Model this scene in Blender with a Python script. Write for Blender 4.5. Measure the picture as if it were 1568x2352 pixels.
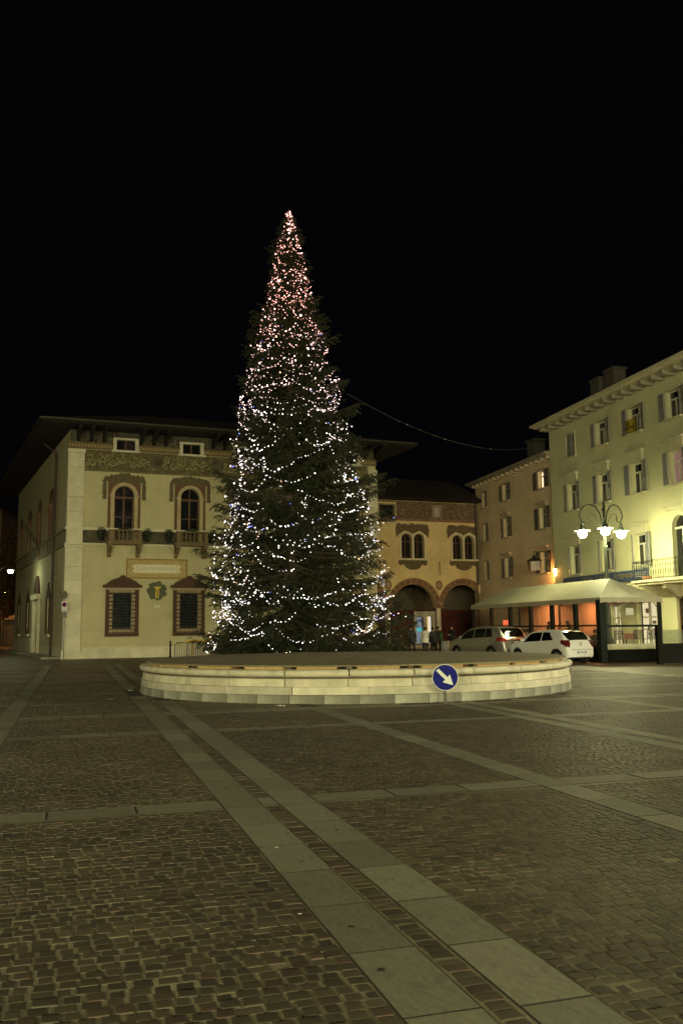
import bpy, math, random
import numpy as np
from mathutils import Matrix, Vector
random.seed(11); rng = np.random.default_rng(11)
R = math.radians
for o in list(bpy.data.objects): bpy.data.objects.remove(o, do_unlink=True)
sc = bpy.context.scene; COL = sc.collection
# ---------------------------------------------------------------- camera, world, exposure
cam_d = bpy.data.cameras.new('camera'); cam = bpy.data.objects.new('camera', cam_d); COL.objects.link(cam)
cam_d.sensor_fit = 'VERTICAL'; cam_d.sensor_height = 36.0; cam_d.sensor_width = 24.0
cam_d.lens = 2050 / 2352 * 36.0; cam_d.clip_end = 2000; cam_d.clip_start = 0.05
TILT = math.atan(267 / 2050)
cam.matrix_world = Matrix.Translation((0, 0, 1.65)) @ Matrix.Rotation(math.pi/2 + TILT, 4, 'X') @ Matrix.Rotation(-0.0115, 4, 'Z')
sc.camera = cam
w = bpy.data.worlds.new('World'); sc.world = w; w.use_nodes = True
bg = w.node_tree.nodes['Background']; bg.inputs['Color'].default_value = (0.62, 0.50, 0.80, 1); bg.inputs['Strength'].default_value = 0.0018
sc.view_settings.view_transform = 'Standard'; sc.view_settings.look = 'None'
sc.view_settings.exposure = 0.0; sc.view_settings.gamma = 1.0; sc.view_settings.use_curve_mapping = False
sc.cycles.use_denoising = True; sc.cycles.max_bounces = 6; sc.cycles.transparent_max_bounces = 16
sc.cycles.sample_clamp_indirect = 4.0; sc.cycles.caustics_reflective = False; sc.cycles.caustics_refractive = False
LAMP_MAIN = 350.0      # radiance of the bulbs in the triple street lamp
LAMP_OFF = 5500.0       # the lamp posts standing behind the viewer
LAMP_LEFT = 260.0      # lamp post left of the frame
LAMP_RIGHT = 1700.0     # lamp post right of the frame
LAMP_STREET = 150.0     # lamp in the side street
# ---------------------------------------------------------------- materials
MATS = {}
def nodes_of(name):
    m = bpy.data.materials.new(name); m.use_nodes = True
    n = m.node_tree.nodes; l = m.node_tree.links
    return m, n, l, n['Principled BSDF']
def mat(name, c, rough=.75, metal=0, var=.14, scale=2.2, bump=0., bscale=30., spec=.4, stain=0., stain_c=None, detail=5, rand=0., coat=0., ashlar=0.):
    if name in MATS: return MATS[name]
    m, n, l, p = nodes_of(name)
    tc = n.new('ShaderNodeTexCoord'); no = n.new('ShaderNodeTexNoise'); no.inputs['Scale'].default_value = scale; no.inputs['Detail'].default_value = detail
    no.inputs['Roughness'].default_value = .62
    l.new(tc.outputs['Object'], no.inputs['Vector'])
    ra = n.new('ShaderNodeValToRGB'); e = ra.color_ramp.elements
    e[0].position = .28; e[1].position = .72
    e[0].color = tuple(x * (1 - var) for x in c) + (1,); e[1].color = tuple(min(1, x * (1 + var)) for x in c) + (1,)
    l.new(no.outputs['Fac'], ra.inputs['Fac']); out = ra.outputs['Color']
    if stain > 0:
        n2 = n.new('ShaderNodeTexNoise'); n2.inputs['Scale'].default_value = scale * .37; n2.inputs['Detail'].default_value = 7
        mp = n.new('ShaderNodeMapping'); mp.inputs['Scale'].default_value = (1, 1, .45); l.new(tc.outputs['Object'], mp.inputs['Vector']); l.new(mp.outputs[0], n2.inputs['Vector'])
        r2 = n.new('ShaderNodeValToRGB'); r2.color_ramp.elements[0].position = .5; r2.color_ramp.elements[1].position = .7
        l.new(n2.outputs['Fac'], r2.inputs['Fac'])
        mx = n.new('ShaderNodeMix'); mx.data_type = 'RGBA'; ml = n.new('ShaderNodeMath'); ml.operation = 'MULTIPLY'; ml.inputs[1].default_value = stain
        l.new(r2.outputs['Color'], ml.inputs[0]); l.new(ml.outputs[0], mx.inputs['Factor'])
        l.new(out, mx.inputs['A']); mx.inputs['B'].default_value = tuple(stain_c or tuple(x * .45 for x in c)) + (1,); out = mx.outputs['Result']
    if ashlar > 0:     # faint scored block lines in the render coat
        sx = n.new('ShaderNodeSeparateXYZ'); cx = n.new('ShaderNodeCombineXYZ'); l.new(tc.outputs['Object'], sx.inputs[0]); l.new(sx.outputs['X'], cx.inputs['X']); l.new(sx.outputs['Z'], cx.inputs['Y'])
        bk = n.new('ShaderNodeTexBrick'); bk.inputs['Scale'].default_value = 1; bk.inputs['Brick Width'].default_value = 1.75; bk.inputs['Row Height'].default_value = .82; bk.inputs['Mortar Size'].default_value = .014
        bk.inputs['Color1'].default_value = (1, 1, 1, 1); bk.inputs['Color2'].default_value = (.93, .93, .92, 1); bk.inputs['Mortar'].default_value = (.72, .70, .66, 1); l.new(cx.outputs[0], bk.inputs['Vector'])
        mb_ = n.new('ShaderNodeMix'); mb_.data_type = 'RGBA'; mb_.blend_type = 'MULTIPLY'; mb_.inputs['Factor'].default_value = ashlar; l.new(out, mb_.inputs['A']); l.new(bk.outputs['Color'], mb_.inputs['B']); out = mb_.outputs['Result']
    if rand > 0:
        oi = n.new('ShaderNodeObjectInfo'); mr = n.new('ShaderNodeMapRange'); mr.inputs['To Min'].default_value = 1 - rand; mr.inputs['To Max'].default_value = 1 + rand
        l.new(oi.outputs['Random'], mr.inputs['Value']); hs = n.new('ShaderNodeHueSaturation'); l.new(mr.outputs[0], hs.inputs['Value']); l.new(out, hs.inputs['Color']); out = hs.outputs['Color']
    l.new(out, p.inputs['Base Color'])
    p.inputs['Roughness'].default_value = rough; p.inputs['Metallic'].default_value = metal; p.inputs['Specular IOR Level'].default_value = spec
    if coat: p.inputs['Coat Weight'].default_value = coat; p.inputs['Coat Roughness'].default_value = .06
    if bump > 0:
        n3 = n.new('ShaderNodeTexNoise'); n3.inputs['Scale'].default_value = bscale; n3.inputs['Detail'].default_value = 6; l.new(tc.outputs['Object'], n3.inputs['Vector'])
        b = n.new('ShaderNodeBump'); b.inputs['Strength'].default_value = bump; b.inputs['Distance'].default_value = .02
        l.new(n3.outputs['Fac'], b.inputs['Height']); l.new(b.outputs[0], p.inputs['Normal'])
    MATS[name] = m; return m
def emit(name, c, s):
    if name in MATS: return MATS[name]
    m = bpy.data.materials.new(name); m.use_nodes = True; n = m.node_tree.nodes; n.clear()
    o = n.new('ShaderNodeOutputMaterial'); e = n.new('ShaderNodeEmission'); e.inputs[0].default_value = (*c, 1); e.inputs[1].default_value = s
    m.node_tree.links.new(e.outputs[0], o.inputs[0]); MATS[name] = m; return m
def fresco(name, cols, scale=3.0, rough=.85):
    """painted plaster: soft-edged patches of several pigments"""
    m, n, l, p = nodes_of(name)
    tc = n.new('ShaderNodeTexCoord'); no = n.new('ShaderNodeTexNoise'); no.inputs['Scale'].default_value = scale; no.inputs['Detail'].default_value = 4; no.inputs['Distortion'].default_value = 1.8
    l.new(tc.outputs['Object'], no.inputs['Vector']); ra = n.new('ShaderNodeValToRGB'); cr = ra.color_ramp
    k = len(cols); cr.elements[0].position = .3; cr.elements[0].color = (*cols[0], 1); cr.elements[1].position = .7; cr.elements[1].color = (*cols[-1], 1)
    for i in range(1, k - 1):
        e = cr.elements.new(.3 + .4 * i / (k - 1)); e.color = (*cols[i], 1)
    n2 = n.new('ShaderNodeTexNoise'); n2.inputs['Scale'].default_value = scale * 7; l.new(tc.outputs['Object'], n2.inputs['Vector'])
    mx = n.new('ShaderNodeMix'); mx.data_type = 'RGBA'; mx.blend_type = 'MULTIPLY'; mx.inputs['Factor'].default_value = .55
    l.new(no.outputs['Fac'], ra.inputs['Fac']); l.new(ra.outputs[0], mx.inputs['A']); l.new(n2.outputs['Fac'], mx.inputs['B']); l.new(mx.outputs['Result'], p.inputs['Base Color'])
    p.inputs['Roughness'].default_value = rough; MATS[name] = m; return m
def clear_sheet(name, tint=(.9, .9, .85), gloss=.1, milky=.05):
    m = bpy.data.materials.new(name); m.use_nodes = True; n = m.node_tree.nodes; n.clear(); l = m.node_tree.links
    o = n.new('ShaderNodeOutputMaterial'); t = n.new('ShaderNodeBsdfTransparent'); t.inputs[0].default_value = (*tint, 1)
    g = n.new('ShaderNodeBsdfGlossy'); g.inputs['Roughness'].default_value = .12; d = n.new('ShaderNodeBsdfDiffuse'); d.inputs[0].default_value = (.7, .7, .65, 1)
    a = n.new('ShaderNodeMixShader'); a.inputs[0].default_value = gloss; b = n.new('ShaderNodeMixShader'); b.inputs[0].default_value = milky
    l.new(t.outputs[0], a.inputs[1]); l.new(g.outputs[0], a.inputs[2]); l.new(a.outputs[0], b.inputs[1]); l.new(d.outputs[0], b.inputs[2]); l.new(b.outputs[0], o.inputs[0])
    tc = n.new('ShaderNodeTexCoord'); ns = n.new('ShaderNodeTexNoise'); ns.inputs['Scale'].default_value = 3; l.new(tc.outputs['Object'], ns.inputs['Vector'])
    bp = n.new('ShaderNodeBump'); bp.inputs['Strength'].default_value = .25; bp.inputs['Distance'].default_value = .05; l.new(ns.outputs['Fac'], bp.inputs['Height']); l.new(bp.outputs[0], g.inputs['Normal'])
    MATS[name] = m; return m
def tinted(name, rough, bump, bscale, spec=.5, joint=0):
    """stone whose colour comes from the 'tint' attribute of each piece, with grain"""
    m, n, l, p = nodes_of(name)
    at = n.new('ShaderNodeAttribute'); at.attribute_name = 'tint'
    tc = n.new('ShaderNodeTexCoord'); no = n.new('ShaderNodeTexNoise'); no.inputs['Scale'].default_value = 26; no.inputs['Detail'].default_value = 5; l.new(tc.outputs['Object'], no.inputs['Vector'])
    n2 = n.new('ShaderNodeTexNoise'); n2.inputs['Scale'].default_value = .55; n2.inputs['Detail'].default_value = 4; l.new(tc.outputs['Object'], n2.inputs['Vector'])
    m1 = n.new('ShaderNodeMapRange'); m1.inputs['From Min'].default_value = .25; m1.inputs['From Max'].default_value = .75; m1.inputs['To Min'].default_value = .84; m1.inputs['To Max'].default_value = 1.16; l.new(no.outputs['Fac'], m1.inputs['Value'])
    m2 = n.new('ShaderNodeMapRange'); m2.inputs['From Min'].default_value = .3; m2.inputs['From Max'].default_value = .7; m2.inputs['To Min'].default_value = .72; m2.inputs['To Max'].default_value = 1.28; l.new(n2.outputs['Fac'], m2.inputs['Value'])
    mm = n.new('ShaderNodeMath'); mm.operation = 'MULTIPLY'; l.new(m1.outputs[0], mm.inputs[0]); l.new(m2.outputs[0], mm.inputs[1])
    mx = n.new('ShaderNodeVectorMath'); mx.operation = 'SCALE'; l.new(at.outputs['Vector'], mx.inputs[0]); l.new(mm.outputs[0], mx.inputs['Scale']); l.new(mx.outputs[0], p.inputs['Base Color'])
    rr = n.new('ShaderNodeMapRange'); rr.inputs['To Min'].default_value = rough - .14; rr.inputs['To Max'].default_value = rough + .16; l.new(no.outputs['Fac'], rr.inputs['Value']); l.new(rr.outputs[0], p.inputs['Roughness'])
    p.inputs['Specular IOR Level'].default_value = spec
    n3 = n.new('ShaderNodeTexNoise'); n3.inputs['Scale'].default_value = bscale; n3.inputs['Detail'].default_value = 4; l.new(tc.outputs['Object'], n3.inputs['Vector'])
    b = n.new('ShaderNodeBump'); b.inputs['Strength'].default_value = bump; b.inputs['Distance'].default_value = .01; l.new(n3.outputs['Fac'], b.inputs['Height']); l.new(b.outputs[0], p.inputs['Normal'])
    MATS[name] = m; return m
# ---------------------------------------------------------------- mesh helpers
class MB:
    def __init__(s, M=None): s.v = []; s.f = []; s.mi = []; s.M = M
    def add(s, vs, fs, mi=0):
        k = len(s.v); s.v += [tuple(q) for q in vs]; s.f += [tuple(i + k for i in f) for f in fs]; s.mi += [mi] * len(fs); return s
    def box(s, x0, x1, y0, y1, z0, z1, mi=0):
        return s.add([(x0,y0,z0),(x1,y0,z0),(x1,y1,z0),(x0,y1,z0),(x0,y0,z1),(x1,y0,z1),(x1,y1,z1),(x0,y1,z1)],
                     [(0,3,2,1),(4,5,6,7),(0,1,5,4),(1,2,6,5),(2,3,7,6),(3,0,4,7)], mi)
    def prism(s, poly, y0, y1, mi=0):
        n = len(poly); vs = [(x, y0, z) for x, z in poly] + [(x, y1, z) for x, z in poly]
        return s.add(vs, [tuple(range(n)), tuple(range(2*n - 1, n - 1, -1))] + [(i, i + n, (i + 1) % n + n, (i + 1) % n) for i in range(n)], mi)
    def slab(s, poly, z0, z1, mi=0):
        n = len(poly); vs = [(x, y, z0) for x, y in poly] + [(x, y, z1) for x, y in poly]
        return s.add(vs, [tuple(range(n - 1, -1, -1)), tuple(range(n, 2*n))] + [(i, (i + 1) % n, (i + 1) % n + n, i + n) for i in range(n)], mi)
    def band(s, outer, inner, y0, y1, mi=0):
        n = len(outer); vs = []
        for (a, b), (c, d) in zip(outer, inner): vs += [(a, y0, b), (c, y0, d), (c, y1, d), (a, y1, b)]
        fs = []
        for i in range(n - 1):
            a = 4*i; b = a + 4
            fs += [(a, a+1, b+1, b), (a+1, a+2, b+2, b+1), (a+2, a+3, b+3, b+2), (a+3, a, b, b+3)]
        fs += [(0, 3, 2, 1), (4*n - 4, 4*n - 3, 4*n - 2, 4*n - 1)]
        return s.add(vs, fs, mi)
    def tube(s, path, r, n=6, mi=0, caps=True):
        P = [Vector(p) for p in path]; k = len(P); rs = r if isinstance(r, (list, tuple)) else [r] * k
        vs = []; ref = None
        for i in range(k):
            t = (P[min(i + 1, k - 1)] - P[max(i - 1, 0)]).normalized()
            if ref is None: ref = Vector((1, 0, 0)) if abs(t.x) < .8 else Vector((0, 1, 0))
            a = t.cross(ref).normalized(); b = t.cross(a).normalized(); ref = b.cross(t) if False else ref
            for j in range(n):
                q = 2 * math.pi * j / n; vs.append(P[i] + (a * math.cos(q) + b * math.sin(q)) * rs[i])
        fs = [(i*n + j, i*n + (j+1) % n, (i+1)*n + (j+1) % n, (i+1)*n + j) for i in range(k - 1) for j in range(n)]
        if caps: fs += [tuple(range(n - 1, -1, -1)), tuple(range((k-1)*n, k*n))]
        return s.add(vs, fs, mi)
    def lathe(s, prof, n=16, c=(0, 0, 0), mi=0, a0=0., a1=2*math.pi, close=False):
        full = abs(a1 - a0 - 2*math.pi) < 1e-6; m = n if full else n + 1; k = len(prof); vs = []
        for j in range(m):
            q = a0 + (a1 - a0) * j / n
            for r_, z in prof: vs.append((c[0] + r_*math.cos(q), c[1] + r_*math.sin(q), c[2] + z))
        fs = []; kk = k if close else k - 1
        for j in range(n):
            j2 = (j + 1) % m
            for i in range(kk): fs.append((j*k + i, j2*k + i, j2*k + (i+1) % k, j*k + (i+1) % k))
        if close and not full: fs += [tuple(range(k)), tuple(range((m-1)*k + k - 1, (m-1)*k - 1, -1))]
        return s.add(vs, fs, mi)
    def ball(s, c, rx, ry=None, rz=None, n=10, k=6, mi=0):
        ry = ry or rx; rz = rz or rx; vs = [(c[0], c[1], c[2] - rz)]
        for i in range(1, k):
            q = math.pi * i / k
            for j in range(n): a = 2*math.pi*j/n; vs.append((c[0] + rx*math.sin(q)*math.cos(a), c[1] + ry*math.sin(q)*math.sin(a), c[2] - rz*math.cos(q)))
        vs.append((c[0], c[1], c[2] + rz)); e = len(vs) - 1
        fs = [(0, 1 + (j+1) % n, 1 + j) for j in range(n)] + [(e, 1 + (k-2)*n + j, 1 + (k-2)*n + (j+1) % n) for j in range(n)]
        for i in range(k - 2): fs += [(1 + i*n + j, 1 + i*n + (j+1) % n, 1 + (i+1)*n + (j+1) % n, 1 + (i+1)*n + j) for j in range(n)]
        return s.add(vs, fs, mi)
    def mesh(s, name, m, smooth=False):
        me = bpy.data.meshes.new(name); vs = s.v
        if s.M is not None: vs = [tuple(s.M @ Vector(q)) for q in vs]
        me.from_pydata(vs, [], s.f); me.validate()
        for x in (m if isinstance(m, (list, tuple)) else [m]): me.materials.append(x)
        if len(me.polygons) == len(s.mi) and any(s.mi): me.polygons.foreach_set('material_index', s.mi)
        if smooth:
            me.polygons.foreach_set('use_smooth', [True] * len(me.polygons))
            try: me.set_sharp_from_angle(angle=R(40))
            except Exception: pass
        me.update(); return me
    def build(s, name, m, parent=None, smooth=False, loc=None, rz=0):
        o = bpy.data.objects.new(name, s.mesh(name, m, smooth)); COL.objects.link(o); o.parent = parent
        if loc is not None: o.location = loc
        o.rotation_euler.z = rz
        return o
def tag(o, label=None, cat=None, group=None, kind=None):
    if label: o['label'] = label
    if cat: o['category'] = cat
    if group: o['group'] = group
    if kind: o['kind'] = kind
    return o
def thing(name, label, cat, loc=(0, 0, 0), rz=0, group=None):
    o = bpy.data.objects.new(name, None); COL.objects.link(o); o.location = loc; o.rotation_euler.z = rz
    return tag(o, label, cat, group)
def inst(name, me, parent, loc=(0, 0, 0), rz=0, scale=None, rot=None):
    o = bpy.data.objects.new(name, me); COL.objects.link(o); o.parent = parent; o.location = loc
    o.rotation_euler = rot if rot else (0, 0, rz)
    if scale: o.scale = scale
    return o
def raw_mesh(name, V, F, m, tint=None, nper=4):
    """numpy vertices and constant-size polygons to a mesh; tint = one colour per vertex"""
    me = bpy.data.meshes.new(name); V = np.ascontiguousarray(V, dtype=np.float32); F = np.ascontiguousarray(F, dtype=np.int32)
    me.vertices.add(len(V)); me.vertices.foreach_set('co', V.ravel())
    k = F.shape[1]; me.loops.add(F.size); me.loops.foreach_set('vertex_index', F.ravel())
    me.polygons.add(len(F)); me.polygons.foreach_set('loop_start', np.arange(0, F.size, k, dtype=np.int32))
    try: me.polygons.foreach_set('loop_total', np.full(len(F), k, dtype=np.int32))
    except Exception: pass
    me.update(calc_edges=True); me.shade_flat()
    if tint is not None:
        a = me.attributes.new('tint', 'FLOAT_COLOR', 'POINT'); c = np.ones((len(V), 4), np.float32); c[:, :3] = tint; a.data.foreach_set('color', c.ravel())
    me.materials.append(m); return me
def text_mesh(txt, size, depth=.01, align='CENTER'):
    cu = bpy.data.curves.new('txt', 'FONT'); cu.body = txt; cu.size = size; cu.extrude = depth; cu.align_x = align; cu.align_y = 'CENTER'
    o = bpy.data.objects.new('txt', cu); COL.objects.link(o); dg = bpy.context.evaluated_depsgraph_get(); dg.update()
    me = bpy.data.meshes.new_from_object(o.evaluated_get(dg)); bpy.data.objects.remove(o); return me
def text(txt, size, m, parent, loc, rot=(math.pi/2, 0, 0), name='lettering', sx=1., depth=.01):
    me = text_mesh(txt, size, depth); me.materials.clear(); me.materials.append(m)
    o = inst(name, me, parent, loc, rot=rot); o.scale = (sx, 1, 1); return o
def arc(cx, cz, r, a0, a1, n): return [(cx + r*math.cos(a0 + (a1-a0)*i/n), cz + r*math.sin(a0 + (a1-a0)*i/n)) for i in range(n + 1)]
def wall_holes(mb, x0, x1, z0, z1, holes, y=0., depth=.25, mi=0):
    """wall sheet in the plane y with rectangular holes (a,b,c,d) and their reveals"""
    xs = sorted({x0, x1, *[h[0] for h in holes], *[h[1] for h in holes]}); zs = sorted({z0, z1, *[h[2] for h in holes], *[h[3] for h in holes]})
    xs = [x for x in xs if x0 <= x <= x1]; zs = [z for z in zs if z0 <= z <= z1]
    for i in range(len(xs) - 1):
        for j in range(len(zs) - 1):
            a, b, c, d = xs[i], xs[i+1], zs[j], zs[j+1]; mx, mz = (a+b)/2, (c+d)/2
            if any(h[0] < mx < h[1] and h[2] < mz < h[3] for h in holes): continue
            mb.add([(a, y, c), (b, y, c), (b, y, d), (a, y, d)], [(0, 1, 2, 3)], mi)
    for a, b, c, d in holes:
        e = y + depth
        mb.add([(a,y,c),(a,y,d),(a,e,d),(a,e,c)], [(0,1,2,3)], mi); mb.add([(b,y,c),(b,e,c),(b,e,d),(b,y,d)], [(0,1,2,3)], mi)
        mb.add([(a,y,d),(b,y,d),(b,e,d),(a,e,d)], [(0,1,2,3)], mi); mb.add([(a,y,c),(a,e,c),(b,e,c),(b,y,c)], [(0,1,2,3)], mi)
def spandrels(mb, cx, hw, zs, ztop, y=0., depth=.25, n=14, mi=0):
    """fills the corners above an arch of half width hw springing at zs inside a rectangular hole ending at ztop"""
    pts = arc(cx, zs, hw, math.pi, 0, n); pts = [(x, zs + (z - zs) * (ztop - zs) / hw) for x, z in pts]
    for i in range(n):
        (a, b), (c, d) = pts[i], pts[i+1]
        mb.add([(a,y,b),(c,y,d),(c,y,ztop + .001),(a,y,ztop + .001)], [(0,1,2,3)], mi)
        mb.add([(a,y,b),(c,y,d),(c,y+depth,d),(a,y+depth,b)], [(0,3,2,1)], mi)
# shared materials
M_glass = mat('window_glass', (.012, .013, .016), rough=.06, var=.3, scale=.6, spec=.6)
M_carglass = mat('car_glass', (.004, .005, .005), rough=.05, var=.1, spec=.15)
M_white = mat('white_stone', (.62, .58, .47), rough=.7, var=.12, scale=4, bump=.1, stain=.35)
M_iron = mat('dark_iron', (.025, .028, .025), rough=.45, metal=.6, var=.3)
M_wood = mat('brown_wood', (.11, .05, .025), rough=.55, var=.25, scale=6)
M_tile = mat('roof_tiles', (.045, .026, .02), rough=.9, var=.3, scale=6, bump=.5, bscale=9)
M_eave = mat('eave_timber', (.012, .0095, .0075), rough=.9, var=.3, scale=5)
# ================================================================ GROUND
GA = R(16.6); GC, GS = math.cos(GA), math.sin(GA)
def ground_mat():
    m, n, l, p = nodes_of('far_setts')
    tc = n.new('ShaderNodeTexCoord'); br = n.new('ShaderNodeTexBrick'); br.inputs['Scale'].default_value = 1.0
    br.inputs['Brick Width'].default_value = .098; br.inputs['Row Height'].default_value = .096; br.inputs['Mortar Size'].default_value = .007; br.inputs['Mortar Smooth'].default_value = .3
    br.inputs['Color1'].default_value = (.105, .062, .042, 1); br.inputs['Color2'].default_value = (.155, .105, .07, 1); br.inputs['Mortar'].default_value = (.17, .14, .095, 1)
    l.new(tc.outputs['Object'], br.inputs['Vector'])
    no = n.new('ShaderNodeTexNoise'); no.inputs['Scale'].default_value = .5; no.inputs['Detail'].default_value = 5; l.new(tc.outputs['Object'], no.inputs['Vector'])
    mr = n.new('ShaderNodeMapRange'); mr.inputs['From Min'].default_value = .3; mr.inputs['From Max'].default_value = .7; mr.inputs['To Min'].default_value = .75; mr.inputs['To Max'].default_value = 1.2; l.new(no.outputs['Fac'], mr.inputs['Value'])
    vm = n.new('ShaderNodeVectorMath'); vm.operation = 'SCALE'; l.new(br.outputs['Color'], vm.inputs[0]); l.new(mr.outputs[0], vm.inputs['Scale']); l.new(vm.outputs[0], p.inputs['Base Color'])
    p.inputs['Roughness'].default_value = .55
    b = n.new('ShaderNodeBump'); b.inputs['Strength'].default_value = .6; b.inputs['Distance'].default_value = .01; b.invert = True; l.new(br.outputs['Fac'], b.inputs['Height']); l.new(b.outputs[0], p.inputs['Normal'])
    return m
ground = MB().add([(-400, -400, -.02), (400, -400, -.02), (400, 400, -.02), (-400, 400, -.02)], [(0, 1, 2, 3)]).build('ground', ground_mat(), rz=GA); tag(ground, kind='structure')
M_sett = tinted('porphyry_sett', .56, .10, 45, spec=.4)
M_sand = mat('joint_sand', (.25, .22, .14), rough=.6, var=.5, scale=1.3, bump=.3, bscale=80, spec=.4, stain=.8, stain_c=(.12, .10, .065), detail=8)
M_slab = mat('granite_slab', (.225, .215, .155), rough=.62, var=.24, scale=11.0, detail=9, bump=.25, bscale=90, stain=.5, stain_c=(.12, .11, .08), rand=.2, spec=.4)
FX, FY, FR = .34, 26.0, 6.04
QMAX = 30.0
bed = MB().add([(-13, 1.2, -.0045), (19, 1.2, -.0045), (19, QMAX, -.0045), (-13, QMAX, -.0045)], [(0, 1, 2, 3)]).build('joint_bed', M_sand, ground)
STR = [(-4.42, -4.05), (-1.36, -.98), (1.38, 1.75), (1.91, 2.28), (4.70, 5.06), (7.72, 8.06), (8.2, 8.54), (11.3, 11.66)]
LIN = [(8.58, 8.96), (14.95, 15.3), (18.07, 18.36), (18.42, 18.72), (21.55, 21.85), (24.8, 25.1), (28.0, 28.3), (31.05, 31.35), (34.6, 34.9), (38.0, 38.3), (41.4, 41.7), (44.6, 44.9)]
def world(p, q): return p*GC - q*GS, p*GS + q*GC
def in_view(p, q, mar=5.0):
    X, Y = world(p, q); return (np.abs(X) < .405*Y + mar) & (Y > 1.6)
def off_fountain(p, q, m=.02):
    X, Y = world(p, q); return (X - FX)**2 + (Y - FY)**2 > (FR + m)**2
# setts
P0, Q0, W0, H0 = [], [], [], []
q = 1.4
while q < QMAX - .1:
    h_ = .094 + rng.normal(0, .004)
    if any(a - .05 < q + h_/2 < b + .05 for a, b in LIN):
        a, b = [ab for ab in LIN if ab[0] - .05 < q + h_/2 < ab[1] + .05][0]; q = b + .008; continue
    edges = [-12.5] + [e for s_ in STR for e in s_] + [18.5]
    for k in range(0, len(edges), 2):
        a, b = edges[k] + .008, edges[k+1] - .008
        if b - a < .3: wd = np.array([b - a])
        else:
            nn = max(1, int(round((b - a) / .104))); wd = rng.normal(1, .14, nn).clip(.65, 1.5); wd *= (b - a) / wd.sum()
        c = a + np.cumsum(wd) - wd/2
        P0.append(c); W0.append(wd); Q0.append(np.full(len(c), q + h_/2) + .004*np.sin(c*1.7 + q*.3) + rng.normal(0, .003, len(c))); H0.append(np.full(len(c), h_))
    q += h_
P0, Q0, W0, H0 = map(np.concatenate, (P0, Q0, W0, H0))
ok = in_view(P0, Q0) & off_fountain(P0, Q0); P0, Q0, W0, H0 = P0[ok], Q0[ok], W0[ok], H0[ok]
X_, Y_ = world(P0, Q0); dist = np.hypot(X_, Y_); order = np.argsort(dist); P0, Q0, W0, H0, dist = P0[order], Q0[order], W0[order], H0[order], dist[order]
def sett_tint(n):
    base = np.array([(.086, .060, .041), (.077, .064, .041), (.095, .071, .046), (.104, .086, .055), (.066, .054, .038), (.086, .070, .045)])
    return base[rng.integers(0, 6, n)] * rng.uniform(.75, 1.25, (n, 1))
def edge_darken(t):
    k = np.array([.6]*4 + [.82]*4 + [1.]*4)   # lower edges tinted darker, muting the lamp light they catch
    return (t[:, None, :]*k[None, :, None]).reshape(-1, 3)
vis = np.abs(X_[order]) < .375 * Y_[order]
vis &= Y_[order] > 3.95
near = np.zeros(len(P0), bool); near[np.flatnonzero(vis)[:290]] = True
def sett_verts(n, gap):
    """12 vertices per sett: skirt, shoulder, worn top"""
    sx = np.array([-1, 1, 1, -1.]); sy = np.array([-1, -1, 1, 1.])
    return sx, sy
def make_setts(p, q, wd, hd):
    n = len(p); sx = np.array([-1, 1, 1, -1.]); sy = np.array([-1, -1, 1, 1.])
    gx = rng.uniform(.0045, .0125, (n, 1)); gy = rng.uniform(.0025, .0065, (n, 1)); jit = lambda s: rng.normal(0, s, (n, 4))
    hx = wd[:, None]/2 - gx; hy = hd[:, None]/2 - gy; top = rng.normal(0, .0012, (n, 1)); tx = rng.normal(0, .011, (n, 1)); ty = rng.normal(0, .011, (n, 1))
    jx, jy = jit(.0028), jit(.0024); L = []
    for ins, z in ((0, -.014), (.001, -.0022), (.0055, .0)):
        x = sx*(hx - ins) + jx*(1 if ins < .01 else .7); y = sy*(hy - ins) + jy*(1 if ins < .01 else .7)
        zz = z + (top if z > -.01 else 0) + (tx*x + ty*y if z > -.01 else 0)
        L.append(np.stack([x + p[:, None], y + q[:, None], np.broadcast_to(zz, x.shape)], -1))
    V = np.stack(L, 1).reshape(-1, 3)
    f = [(8, 9, 10, 11)]
    for a in (0, 4): f += [(a + i, a + (i+1) % 4, a + 4 + (i+1) % 4, a + 4 + i) for i in range(4)]
    F = (np.array(f)[None] + (np.arange(n)*12)[:, None, None]).reshape(-1, 4)
    return V, F
far = ~near
V, F = make_setts(P0[far], Q0[far], W0[far], H0[far])
o = bpy.data.objects.new('setts', raw_mesh('setts', V, F, M_sett, edge_darken(sett_tint(far.sum())))); COL.objects.link(o); o.parent = ground; o['kind'] = 'stuff'
variants = []
for i in range(14):
    V, F = make_setts(np.zeros(1), np.zeros(1), np.array([.104]), np.array([.094])); variants.append(raw_mesh('sett', V, F, M_sett, edge_darken(sett_tint(1))))
for i in np.flatnonzero(near):
    inst('sett', variants[random.randrange(14)], ground, (P0[i], Q0[i], random.gauss(0, .001)), scale=(W0[i]/.104, H0[i]/.094, 1))
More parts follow.
